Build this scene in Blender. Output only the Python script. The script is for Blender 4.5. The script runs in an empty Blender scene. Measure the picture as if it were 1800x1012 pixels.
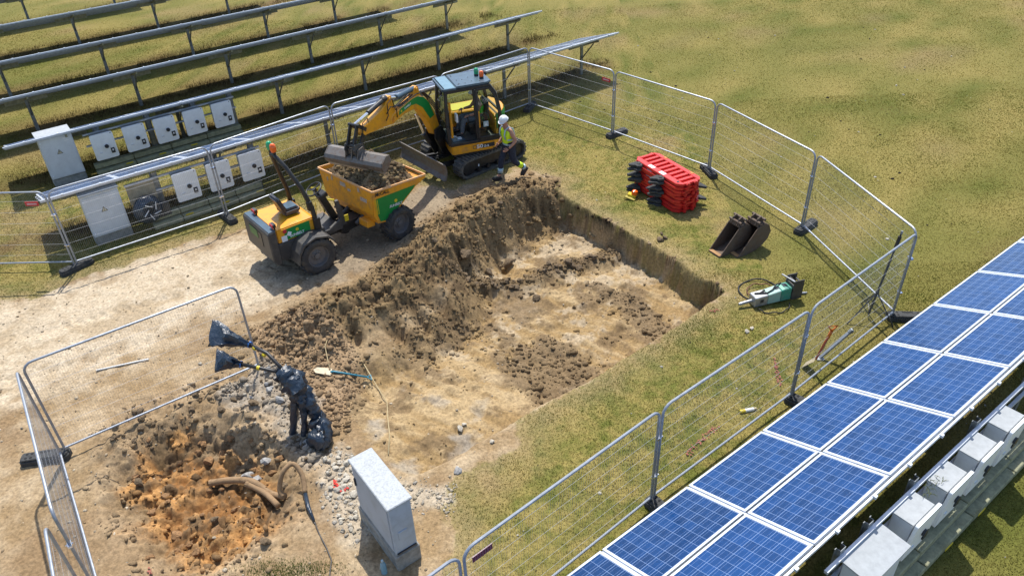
import bpy, bmesh, math, random
import numpy as np
from mathutils import Matrix, Vector, Quaternion
R_ = math.radians
sc = bpy.context.scene
col = sc.collection
random.seed(7)

# ------------------------------------------------------------------ camera, sky, sun, exposure
cam_d = bpy.data.cameras.new('camera')
cam = bpy.data.objects.new('camera', cam_d); col.objects.link(cam); sc.camera = cam
cam_d.sensor_width = 36.0; cam_d.lens = 26.83; cam_d.clip_start = 0.1; cam_d.clip_end = 2000
PITCH, ROLL, CAMH = R_(34.72), R_(-2.435), 9.508
_F = Vector((0, math.cos(PITCH), -math.sin(PITCH))); _R = Vector((1, 0, 0)); _U = _R.cross(_F)
_R2 = math.cos(ROLL)*_R + math.sin(ROLL)*_U; _U2 = -math.sin(ROLL)*_R + math.cos(ROLL)*_U
m = Matrix((_R2, _U2, -_F)).transposed().to_4x4(); m.translation = (0, 0, CAMH); cam.matrix_world = m

SUN_EL, SUN_AZ = R_(61.5), R_(2.0)          # azimuth measured from +Y towards -X
world = bpy.data.worlds.new('World'); sc.world = world; world.use_nodes = True
nt = world.node_tree; bg = nt.nodes['Background']
sky = nt.nodes.new('ShaderNodeTexSky'); sky.sky_type = 'NISHITA'; sky.sun_disc = False
sky.sun_elevation = SUN_EL; sky.sun_rotation = -SUN_AZ; sky.air_density = 1.0; sky.dust_density = 1.2
nt.links.new(sky.outputs[0], bg.inputs[0]); bg.inputs[1].default_value = 0.15
sun_d = bpy.data.lights.new('sun', 'SUN'); sun_d.energy = 4.1; sun_d.angle = R_(0.55); sun_d.color = (1, .955, .88)
sun = bpy.data.objects.new('sun', sun_d); col.objects.link(sun)
sd = Vector((-math.sin(SUN_AZ)*math.cos(SUN_EL), math.cos(SUN_AZ)*math.cos(SUN_EL), math.sin(SUN_EL)))
sun.rotation_euler = sd.to_track_quat('Z', 'Y').to_euler(); sun.location = (0, 10, 30)
vs = sc.view_settings; vs.view_transform = 'Standard'; vs.look = 'None'; vs.exposure = 0.50; vs.gamma = 1; vs.use_curve_mapping = False
try:
    sc.cycles.max_bounces = 6; sc.cycles.transparent_max_bounces = 12
except Exception: pass

# the rows of solar tables run along U; W points from row to row, towards the camera
AZ = R_(36.6); Uv = np.array([math.cos(AZ), math.sin(AZ)]); Wv = np.array([math.sin(AZ), -math.cos(AZ)])
def UW(u, w, z=0.0): q = Uv*u + Wv*w; return Vector((q[0], q[1], z))

# ------------------------------------------------------------------ materials
MATS = {}
def mat(name, color, rough=.6, metal=0.0, var=.12, vscale=6.0, dirt=None, bump=0.0, bscale=40.0, spec=.5, coat=0.0):
    if name in MATS: return MATS[name]
    M = bpy.data.materials.new(name); M.use_nodes = True; n = M.node_tree.nodes; l = M.node_tree.links
    b = n['Principled BSDF']; b.inputs['Roughness'].default_value = rough; b.inputs['Metallic'].default_value = metal
    b.inputs['Specular IOR Level'].default_value = spec; b.inputs['Coat Weight'].default_value = coat
    g = n.new('ShaderNodeNewGeometry')
    tx = n.new('ShaderNodeTexNoise'); tx.inputs['Scale'].default_value = vscale; tx.inputs['Detail'].default_value = 6
    tx.inputs['Roughness'].default_value = .65
    l.new(g.outputs['Position'], tx.inputs['Vector'])
    cr = n.new('ShaderNodeValToRGB'); cr.color_ramp.elements[0].position = .32; cr.color_ramp.elements[1].position = .68
    d = dirt if dirt else tuple(c*(1-var*2) for c in color)
    cr.color_ramp.elements[0].color = (*d, 1); cr.color_ramp.elements[1].color = (*[min(1, c*(1+var*.5)) for c in color], 1)
    if dirt:
        cr.color_ramp.elements[0].position = .25; cr.color_ramp.elements[1].position = .55
    l.new(tx.outputs[0], cr.inputs[0]); l.new(cr.outputs[0], b.inputs['Base Color'])
    mr = n.new('ShaderNodeMapRange'); mr.inputs[3].default_value = min(1, rough+.12); mr.inputs[4].default_value = max(.02, rough-.08)
    l.new(tx.outputs[0], mr.inputs[0]); l.new(mr.outputs[0], b.inputs['Roughness'])
    if bump:
        t2 = n.new('ShaderNodeTexNoise'); t2.inputs['Scale'].default_value = bscale; t2.inputs['Detail'].default_value = 4
        l.new(g.outputs['Position'], t2.inputs['Vector'])
        bp = n.new('ShaderNodeBump'); bp.inputs['Strength'].default_value = bump; bp.inputs['Distance'].default_value = .02
        l.new(t2.outputs[0], bp.inputs['Height']); l.new(bp.outputs[0], b.inputs['Normal'])
    MATS[name] = M; return M
def mat_attr(name, rough=.95, var=.25, vscale=30.0, bump=.6, bscale=45.0, attr='Col', spec=.15, fine=None):
    M = bpy.data.materials.new(name); M.use_nodes = True; n = M.node_tree.nodes; l = M.node_tree.links
    b = n['Principled BSDF']; b.inputs['Roughness'].default_value = rough; b.inputs['Specular IOR Level'].default_value = spec
    a = n.new('ShaderNodeAttribute'); a.attribute_name = attr
    g = n.new('ShaderNodeNewGeometry')
    tx = n.new('ShaderNodeTexNoise'); tx.inputs['Scale'].default_value = vscale; tx.inputs['Detail'].default_value = 7; tx.inputs['Roughness'].default_value = .7
    l.new(g.outputs['Position'], tx.inputs['Vector'])
    mr = n.new('ShaderNodeMapRange'); mr.inputs[1].default_value = .3; mr.inputs[2].default_value = .7
    mr.inputs[3].default_value = 1-var*1.6; mr.inputs[4].default_value = 1+var
    l.new(tx.outputs[0], mr.inputs[0])
    mx = n.new('ShaderNodeVectorMath'); mx.operation = 'SCALE'
    l.new(a.outputs['Color'], mx.inputs[0]); l.new(mr.outputs[0], mx.inputs['Scale']); l.new(mx.outputs[0], b.inputs['Base Color'])
    if bump:
        t2 = n.new('ShaderNodeTexNoise'); t2.inputs['Scale'].default_value = bscale; t2.inputs['Detail'].default_value = 6; t2.inputs['Roughness'].default_value = .7
        l.new(g.outputs['Position'], t2.inputs['Vector'])
        bp = n.new('ShaderNodeBump'); bp.inputs['Strength'].default_value = bump; bp.inputs['Distance'].default_value = .03
        l.new(t2.outputs[0], bp.inputs['Height']); l.new(bp.outputs[0], b.inputs['Normal'])
    MATS[name] = M; return M

GALV = mat('galvanised_steel', (.36, .39, .44), .50, .6, .12, 14)
GALVD = mat('weathered_steel', (.30, .32, .33), .5, .7, .2, 10)
WIRE = mat('fence_wire', (.46, .46, .46), .8, .0, .1, 10)
ALU = mat('aluminium', (.62, .66, .72), .42, .30, .08, 8)
RUBBER = mat('black_rubber', (.022, .022, .023), .75, 0, .2, 12, bump=.2)
TYRE = mat('tyre_rubber', (.028, .029, .031), .7, 0, .2, 8, dirt=(.10, .085, .062))
TRACKR = mat('track_rubber', (.055, .056, .055), .7, 0, .2, 6, dirt=(.19, .17, .13))
FOOT = mat('recycled_block', (.055, .056, .055), .85, 0, .25, 14, bump=.4)
ORANGE = mat('machine_orange', (.72, .31, .008), .38, 0, .10, 5, dirt=(.50, .22, .03), coat=.2)
ORANGEW = mat('worn_orange', (.70, .30, .012), .5, 0, .2, 6, dirt=(.40, .19, .06))
GREEN = mat('sticker_green', (.004, .22, .04), .42, 0, .06, 4)
YELLOW = mat('sticker_yellow', (.65, .5, .02), .45, 0, .05)
BLACKP = mat('black_paint', (.014, .014, .015), .42, 0, .2, 9, dirt=(.05, .045, .038))
DGREY = mat('dark_grey_paint', (.045, .043, .042), .5, 0, .2, 7, dirt=(.10, .09, .075))
BLUEGREY = mat('roof_blue_grey', (.07, .115, .155), .32, .2, .15, 5)
STEELB = mat('bucket_steel', (.155, .145, .135), .5, .45, .22, 9, dirt=(.13, .085, .055), bump=.2)
RUSTB = mat('rusty_bucket_steel', (.12, .090, .068), .72, .25, .25, 9, dirt=(.13, .075, .045), bump=.4)
CHROME = mat('chrome_rod', (.75, .76, .8), .15, 1, .03)
WHITEP = mat('white_paint', (.74, .76, .78), .4, 0, .05, 5)
CABW = mat('inverter_white', (.84, .87, .90), .42, 0, .05, 5)
LIDG = mat('lid_grey', (.36, .385, .40), .6, 0, .08, 12)
CABG = mat('cabinet_grey', (.64, .68, .72), .5, 0, .06, 5)
CABL = mat('weathered_lid', (.40, .42, .43), .75, 0, .1, 34, dirt=(.26, .27, .27), bump=.15)
CABC = mat('weathered_cabinet', (.40, .46, .53), .7, 0, .08, 5, dirt=(.33, .37, .41))
PLINTH = mat('concrete_plinth', (.30, .30, .28), .85, 0, .2, 9, bump=.3)
TROUGH = mat('trough_grp', (.32, .32, .20), .8, 0, .2, 9, bump=.3)
BLACKL = mat('black_label', (.02, .025, .035), .4, 0, .05)
BLUEBAG = mat('blue_black_polythene', (.020, .034, .055), .30, 0, .15, 8, spec=.6, bump=1.0, bscale=16)
REDP = mat('barrier_red', (.62, .022, .018), .4, 0, .12, 5, dirt=(.42, .03, .025))
REFW = mat('reflective_white', (.80, .80, .80), .4, 0, .04)
AMBER = mat('amber_lens', (.85, .13, .01), .2, 0, .03, coat=.4)
GREENL = mat('green_lens', (.01, .33, .14), .2, 0, .03, coat=.4)
REDL = mat('red_lens', (.55, .02, .02), .25, 0, .03)
BREAKM = mat('breaker_mint', (.26, .42, .36), .5, 0, .2, 14, dirt=(.30, .34, .31))
BREAKG = mat('breaker_green', (.03, .26, .18), .42, 0, .15, 9, dirt=(.16, .24, .21))
BREAKS = mat('breaker_steel', (.40, .41, .42), .4, .5, .2, 12)
HIVIS = mat('hi_vis_yellow', (.66, .90, .02), .6, 0, .08, 12)
HIVISG = mat('hi_vis_green', (.12, .80, .08), .6, 0, .08, 12)
REFLECT = mat('reflective_band', (.38, .52, .58), .35, .2, .04)
NAVY = mat('navy_trousers', (.022, .028, .05), .8, 0, .2, 14)
GREYT = mat('grey_trousers', (.12, .14, .17), .8, 0, .2, 14)
SKIN = mat('skin', (.42, .21, .14), .5, 0, .06)
HAIR = mat('dark_hair', (.03, .02, .015), .7)
BOOT = mat('boot_leather', (.035, .03, .03), .7)
PURPLE = mat('plum_plate', (.14, .012, .045), .4, 0, .05)
REDPLATE = mat('red_plate', (.5, .03, .04), .45, 0, .05)
SHOVEL = mat('shovel_blade', (.50, .42, .27), .6, .2, .15, 12)
BLUEH = mat('shovel_blue', (.03, .22, .30), .45, 0, .15)
ORH = mat('handle_orange', (.72, .17, .02), .45, 0, .1)
CONDUIT = mat('dirty_conduit', (.26, .165, .085), .85, 0, .2, 10, dirt=(.16, .10, .05), bump=.3)
ROPE = mat('rope', (.45, .36, .20), .9, 0, .1)
LATH = mat('pale_lath', (.60, .60, .58), .7, 0, .1)
SPRAYF = mat('faded_red_marker', (.36, .12, .085), .9, 0, .2, 40)
SPRAYR = mat('red_marker', (.68, .05, .035), .8, 0, .2, 40)
PLY = mat('beige_board', (.46, .38, .25), .75, 0, .15, 8)
PLUMB = mat('timber_batten', (.23, .19, .10), .85, 0, .25, 14)
SEATM = mat('seat_vinyl', (.05, .052, .06), .45, 0, .1)
GLASS = bpy.data.materials.new('cab_glass'); GLASS.use_nodes = True
_n = GLASS.node_tree.nodes; _l = GLASS.node_tree.links
for q in list(_n): _n.remove(q)
_o = _n.new('ShaderNodeOutputMaterial'); _t = _n.new('ShaderNodeBsdfTransparent'); _t.inputs[0].default_value = (.62, .75, .66, 1)
_g = _n.new('ShaderNodeBsdfGlossy'); _g.inputs['Roughness'].default_value = .03; _x = _n.new('ShaderNodeMixShader'); _f = _n.new('ShaderNodeFresnel'); _f.inputs[0].default_value = 1.45
_l.new(_f.outputs[0], _x.inputs[0]); _l.new(_t.outputs[0], _x.inputs[1]); _l.new(_g.outputs[0], _x.inputs[2]); _l.new(_x.outputs[0], _o.inputs[0])
BOTTLE = bpy.data.materials.new('water_bottle_plastic'); BOTTLE.use_nodes = True
_b = BOTTLE.node_tree.nodes['Principled BSDF']; _b.inputs['Base Color'].default_value = (.35, .6, .72, 1); _b.inputs['Roughness'].default_value = .15; _b.inputs['Transmission Weight'].default_value = .5

# ------------------------------------------------------------------ helpers
ROOTM = {}
def tag(o, label=None, cat=None, group=None, kind=None):
    if label: o['label'] = label
    if cat: o['category'] = cat
    if group: o['group'] = group
    if kind: o['kind'] = kind
    return o
def thing(name, loc, yaw=0.0, label=None, cat=None, group=None, tilt=None):
    o = bpy.data.objects.new(name, None); col.objects.link(o); o.empty_display_size = .2
    if len(loc) == 2: loc = (loc[0], loc[1], 0)
    M = Matrix.Translation(Vector(loc)) @ Matrix.Rotation(yaw, 4, 'Z')
    if tilt is not None: M = M @ tilt
    o.matrix_world = M; ROOTM[o] = M.copy(); tag(o, label, cat, group); return o
class MB:
    """collects shapes, in the frame self.M, into one mesh"""
    def __init__(s, M=None): s.v = []; s.f = []; s.m = []; s.M = M or Matrix(); s.slot = 0
    def at(s, M): s.M = M; return s
    def mi(s, k): s.slot = k; return s
    def add(s, vs_, fs):
        b = len(s.v); s.v += [s.M @ Vector(q) for q in vs_]
        s.f += [tuple(b+i for i in q) for q in fs]; s.m += [s.slot]*len(fs); return s
    def box(s, c, d, rot=None):
        hx, hy, hz = d[0]/2, d[1]/2, d[2]/2
        P = [Vector((x*hx, y*hy, z*hz)) for x in (-1, 1) for y in (-1, 1) for z in (-1, 1)]
        if rot is not None: P = [rot @ q for q in P]
        P = [q+Vector(c) for q in P]
        return s.add(P, [(0, 1, 3, 2), (4, 6, 7, 5), (0, 4, 5, 1), (2, 3, 7, 6), (0, 2, 6, 4), (1, 5, 7, 3)])
    def beam(s, p, q, w, h, up=(0, 0, 1)):
        p = Vector(p); q = Vector(q); d = (q-p).normalized(); up = Vector(up)
        if abs(d.dot(up)) > .98: up = Vector((1, 0, 0))
        x = d.cross(up).normalized(); y = x.cross(d).normalized()
        P = [e+x*(a*w/2)+y*(b*h/2) for e in (p, q) for a, b in ((-1, -1), (1, -1), (1, 1), (-1, 1))]
        return s.add(P, [(3, 2, 1, 0), (4, 5, 6, 7), (0, 1, 5, 4), (1, 2, 6, 5), (2, 3, 7, 6), (3, 0, 4, 7)])
    def tube(s, pts, r, n=8, cap=True, closed=False):
        pts = [Vector(q) for q in pts]; k = len(pts); rs = r if isinstance(r, (list, tuple)) else [r]*k
        V = []; up = None
        for i, q in enumerate(pts):
            if closed: d = (pts[(i+1) % k]-pts[i-1]).normalized()
            else: d = (pts[min(i+1, k-1)]-pts[max(i-1, 0)]).normalized()
            if up is None: up = Vector((0, 0, 1)) if abs(d.z) < .9 else Vector((1, 0, 0))
            x = d.cross(up)
            if x.length < 1e-4: x = d.orthogonal()
            x.normalize(); y = x.cross(d).normalized(); up = y
            for j in range(n):
                a = 2*math.pi*j/n; V.append(q+(x*math.cos(a)+y*math.sin(a))*rs[i])
        F = []
        for i in range(k if closed else k-1):
            i2 = (i+1) % k
            for j in range(n): F.append((i*n+j, i*n+(j+1) % n, i2*n+(j+1) % n, i2*n+j))
        if cap and not closed: F += [tuple(range(n-1, -1, -1)), tuple((k-1)*n+j for j in range(n))]
        return s.add(V, F)
    def cyl(s, p, q, r, n=16, r2=None): return s.tube([p, q], [r, r if r2 is None else r2], n)
    def prism(s, poly, a0, a1, axis='y'):
        k = len(poly)
        def P(u, v, a): return {'y': (u, a, v), 'x': (a, u, v), 'z': (u, v, a)}[axis]
        V = [P(u, v, a0) for u, v in poly]+[P(u, v, a1) for u, v in poly]
        return s.add(V, [tuple(range(k)), tuple(range(2*k-1, k-1, -1))]+[(i, i+k, (i+1) % k+k, (i+1) % k) for i in range(k)])
    def lathe(s, prof, c, axis='y', n=24):
        V = []; k = len(prof)
        for j in range(n):
            a = 2*math.pi*j/n
            for r, h in prof:
                o = {'y': (r*math.cos(a), h, r*math.sin(a)), 'z': (r*math.cos(a), r*math.sin(a), h), 'x': (h, r*math.cos(a), r*math.sin(a))}[axis]
                V.append(Vector(c)+Vector(o))
        F = [(j*k+i, j*k+i+1, ((j+1) % n)*k+i+1, ((j+1) % n)*k+i) for j in range(n) for i in range(k-1)]
        return s.add(V, F)
    def blob(s, c, d, n=10, rot=None, jit=0, seed=0):
        rr = random.Random(seed); V = [Vector((0, 0, -1))]; m_ = n//2
        for i in range(1, m_):
            t = math.pi*i/m_
            for j in range(n):
                a = 2*math.pi*j/n; V.append(Vector((math.sin(t)*math.cos(a), math.sin(t)*math.sin(a), -math.cos(t))))
        V.append(Vector((0, 0, 1)))
        V = [Vector((q.x*d[0], q.y*d[1], q.z*d[2]))*(1+jit*(rr.random()-.5)*2) for q in V]
        if rot is not None: V = [rot @ q for q in V]
        V = [q+Vector(c) for q in V]; L = len(V)-1; F = []
        for j in range(n):
            F.append((0, 1+(j+1) % n, 1+j)); F.append((L, L-n+j, L-n+(j+1) % n))
        for i in range(m_-2):
            for j in range(n):
                a = 1+i*n+j; b = 1+i*n+(j+1) % n; F.append((a, b, b+n, a+n))
        return s.add(V, F)
    def quad(s, *P): return s.add(P, [tuple(range(len(P)))])
    def build(s, name, mats, parent=None, bevel=0.0, smooth=False, seg=1, local=False, solid=0.0):
        me = bpy.data.meshes.new(name)
        inv = Matrix()
        if parent is not None and not local:
            p = parent
            while p not in ROOTM: p = p.parent
            inv = ROOTM[p].inverted()
        me.from_pydata([inv @ q for q in s.v] if parent is not None and not local else [tuple(q) for q in s.v], [], s.f)
        for q in (mats if isinstance(mats, (list, tuple)) else [mats]): me.materials.append(q)
        me.polygons.foreach_set('material_index', s.m)
        bm = bmesh.new(); bm.from_mesh(me)
        bmesh.ops.recalc_face_normals(bm, faces=bm.faces)
        if bevel:
            es = [e for e in bm.edges if len(e.link_faces) == 2 and e.calc_face_angle(0) > .6]
            bmesh.ops.bevel(bm, geom=es, offset=bevel, segments=seg, affect='EDGES', clamp_overlap=True)
        bm.to_mesh(me); bm.free()
        if smooth:
            me.polygons.foreach_set('use_smooth', [True]*len(me.polygons))
            if smooth != 'all': me.set_sharp_from_angle(angle=.7)
        me.update()
        o = bpy.data.objects.new(name, me); col.objects.link(o)
        if parent is not None: o.parent = parent
        return o
def Tz(loc, yaw=0.0): return Matrix.Translation(Vector(loc)) @ Matrix.Rotation(yaw, 4, 'Z')
def copy_tree(o, parent=None, loc=None, yaw=None):
    kids = list(o.children); c = o.copy(); col.objects.link(c)
    if parent is not None: c.parent = parent
    if loc is not None:
        M = Tz(loc, yaw or 0); c.matrix_world = M; ROOTM[c] = M.copy()
    for k in kids: copy_tree(k, c)
    return c
def text(name, s_, size, M, material, parent, depth=.003, bold=0.0, width=1.0):
    cu = bpy.data.curves.new(name, 'FONT'); cu.body = s_; cu.size = size; cu.extrude = depth; cu.offset = bold
    cu.align_x = 'CENTER'; cu.align_y = 'CENTER'; cu.resolution_u = 2
    t = bpy.data.objects.new(name+'_tmp', cu); col.objects.link(t)
    dg = bpy.context.evaluated_depsgraph_get(); me = bpy.data.meshes.new_from_object(t.evaluated_get(dg))
    bpy.data.objects.remove(t); me.materials.clear(); me.materials.append(material)
    p = parent
    while p not in ROOTM: p = p.parent
    me.transform(ROOTM[p].inverted() @ M @ Matrix.Diagonal((width, 1, 1, 1)))
    o = bpy.data.objects.new(name, me); col.objects.link(o); o.parent = parent; return o
def face(o, x, y, z, dx, up):
    """matrix with local X along dx, local Y along up"""
    X = Vector(dx).normalized(); Y = Vector(up); Y = (Y-X*Y.dot(X)).normalized(); Z = X.cross(Y)
    return Matrix(((X.x, Y.x, Z.x, x), (X.y, Y.y, Z.y, y), (X.z, Y.z, Z.z, z), (0, 0, 0, 1)))

# ------------------------------------------------------------------ noise and distance fields
_rs = np.random.RandomState(11); _lat = _rs.rand(256, 256)
def vnoise(x, y):
    xi = np.floor(x).astype(int); yi = np.floor(y).astype(int); fx = x-xi; fy = y-yi
    fx = fx*fx*fx*(fx*(fx*6-15)+10); fy = fy*fy*fy*(fy*(fy*6-15)+10)
    a = _lat[xi & 255, yi & 255]; b = _lat[(xi+1) & 255, yi & 255]; c = _lat[xi & 255, (yi+1) & 255]; d = _lat[(xi+1) & 255, (yi+1) & 255]
    return (a*(1-fx)+b*fx)*(1-fy)+(c*(1-fx)+d*fx)*fy
def fbm(x, y, f, o=4, g=.5, s=0.0):
    t = 0; a = 1; n = 0
    for i in range(o):
        t = t+a*vnoise((x*.8+y*.6)*f+17.3*i+s, (y*.8-x*.6)*f+9.1*i+s*1.7); n += a; a *= g; f *= 2.03
    return t/n                                   # 0..1, mean .5
def ridged(x, y, f, o=4, s=0.0):
    t = 0; a = 1; n = 0
    for i in range(o):
        t = t+a*(1-np.abs(2*vnoise((x*.8+y*.6)*f+17.3*i+s, (y*.8-x*.6)*f+9.1*i+s)-1)); n += a; a *= .55; f *= 2.1
    return t/n
def ss(t): t = np.clip(t, 0, 1); return t*t*(3-2*t)
def dpoly(x, y, P, vals=None, closed=False):
    """distance to a polyline, and the value interpolated along it"""
    best = np.full(x.shape, 1e9); bv = np.zeros(x.shape); k = len(P)
    for i in range(k if closed else k-1):
        ax, ay = P[i][:2]; bx, by = P[(i+1) % k][:2]; dx, dy = bx-ax, by-ay; L = dx*dx+dy*dy+1e-12
        t = np.clip(((x-ax)*dx+(y-ay)*dy)/L, 0, 1); d = np.hypot(x-ax-t*dx, y-ay-t*dy)
        mk = d < best; best = np.where(mk, d, best)
        if vals is not None: bv = np.where(mk, vals[i]+(vals[(i+1) % k]-vals[i])*t, bv)
    return best if vals is None else (best, bv)
def inside(x, y, P):
    r = np.zeros(x.shape, bool); k = len(P)
    for i in range(k):
        ax, ay = P[i][:2]; bx, by = P[(i+1) % k][:2]
        if ay == by: continue
        c = ((ay > y) != (by > y)) & (x < (bx-ax)*(y-ay)/(by-ay)+ax); r ^= c
    return r
def sdist(x, y, P): d = dpoly(x, y, P, closed=True); return np.where(inside(x, y, P), d, -d)

# ------------------------------------------------------------------ the dug ground
WALL = [(1.316, 18.082), (1.586, 17.706), (2.100, 16.958), (2.823, 15.986), (3.471, 14.993), (4.060, 14.060), (4.414, 13.541), (4.557, 13.229)]
NEAR = [(4.557, 13.229), (4.009, 12.753), (3.429, 12.246), (2.755, 11.702), (2.121, 11.204), (1.636, 10.806), (1.066, 10.402), (0.419, 10.007), (-0.100, 9.583), (-0.593, 9.180), (-1.155, 8.752), (-1.652, 8.487), (-2.068, 8.486)]
LEFT = [(-2.068, 8.486), (-2.576, 9.076), (-3.115, 9.949), (-3.521, 10.774), (-3.399, 11.307), (-2.887, 11.584), (-2.379, 12.105), (-1.893, 12.632), (-1.443, 13.235), (-1.281, 13.856), (-1.695, 14.445), (-1.333, 15.252), (-0.945, 16.258), (-0.369, 16.881), (0.388, 17.683), (1.316, 18.082)]
PIT = WALL[:-1]+NEAR[:-1]+LEFT[:-1]
CREST = [(1.754, 17.913), (1.237, 18.028), (0.563, 17.925), (-0.184, 17.354), (-0.884, 16.479), (-1.412, 15.823), (-1.687, 14.849), (-2.157, 14.245), (-2.532, 13.639), (-3.084, 13.176), (-3.604, 12.676), (-4.134, 12.326), (-4.589, 11.969), (-5.064, 11.891)]
CRH = [.02, .16, .30, .38, .46, .50, .55, .54, .53, .52, .49, .42, .30, .12]
BERM = [(2.493, 15.954), (1.392, 15.394), (0.410, 14.831), (-0.524, 14.572), (-1.303, 14.328), (-2.048, 13.912)]
GOUGE = [((-1.602, 13.254), .35), ((-1.902, 12.673), .3), ((-2.361, 12.285), .3), ((-0.230, 15.710), .3), ((-3.244, 12.072), .25), ((-1.029, 14.770), .3)]
ORZ = [(-6.552, 9.339), (-5.790, 9.698), (-4.057, 8.692), (-3.687, 7.864), (-3.938, 7.101), (-4.882, 6.907), (-5.792, 7.343)]
HOLE = [(-6.760, 9.755), (-5.979, 10.279), (-4.953, 9.928), (-3.784, 9.180), (-3.602, 8.310), (-3.615, 7.540), (-4.082, 7.011), (-4.934, 6.815), (-5.805, 7.047), (-6.494, 8.011), (-6.987, 8.978)]
LUMPZ = [(-7.634, 9.806), (-7.000, 10.798), (-5.558, 11.352), (-4.220, 11.266), (-3.168, 9.544), (-2.884, 8.388), (-3.375, 7.221), (-3.969, 6.584), (-5.415, 6.563), (-6.716, 7.699)]
DIRT = [(-30, 14.2), (-11.409, 14.103), (-10.653, 14.113), (-10.044, 14.884), (-9.244, 15.353), (-8.269, 16.041), (-7.361, 16.728), (-6.559, 16.944), (-6.261, 17.506), (-4.944, 17.573), (-3.770, 18.812), (-2.379, 18.956), (-1.426, 18.596), (-0.182, 19.307), (0.547, 19.670), (1.441, 18.736)]+WALL+NEAR[:8]+[(0.154, 9.736), (-0.067, 8.993), (-0.589, 8.524), (-1.130, 8.176), (-1.152, 7.677), (-0.992, 7.354), (-1.062, 6.609), (-.9, 5.2), (-1.5, 2.5), (-30, 2.5)]
RUBB = [(-3.393, 9.158), (-3.025, 9.268), (-2.065, 8.462), (-1.044, 8.288), (-0.676, 8.038), (-1.023, 7.724), (-1.728, 7.761), (-2.522, 7.179), (-2.829, 7.500), (-3.212, 8.174)]
RUB2 = [(-5.417, 10.856), (-4.704, 11.466), (-3.628, 10.434), (-3.224, 9.020), (-3.489, 8.661), (-4.474, 10.042), (-5.452, 10.247)]
PEB = [(-5.413, 12.499), (-4.566, 12.925), (-3.475, 12.088), (-2.894, 11.180), (-2.996, 10.395), (-3.068, 9.538), (-3.780, 10.146), (-4.816, 11.473)]
CMP = [(-4.927, 17.480), (-2.372, 18.852), (-0.185, 19.096), (-1.256, 18.089), (-2.414, 15.724), (-3.358, 14.608), (-4.256, 13.838), (-5.484, 14.263), (-5.579, 15.215)]
DKZ = [(-0.400, 12.378), (0.681, 12.718), (1.877, 11.711), (0.983, 10.627), (0.336, 10.512), (-0.184, 11.102)]
DK2 = [(1.729, 14.683), (2.613, 14.383), (3.514, 13.018), (2.926, 12.467), (2.345, 13.411)]
DK3 = [(-2.570, 13.049), (-1.273, 13.640), (-0.519, 12.968), (-1.215, 12.063), (-2.324, 11.662)]
PALE = [(-20, 14), (-11.256, 13.812), (-9.714, 14.580), (-8.141, 15.668), (-6.541, 16.328), (-4.588, 15.640), (-5.377, 13.812), (-6.893, 13.089), (-8.464, 11.711), (-9.090, 10.928), (-12, 10)]
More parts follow.
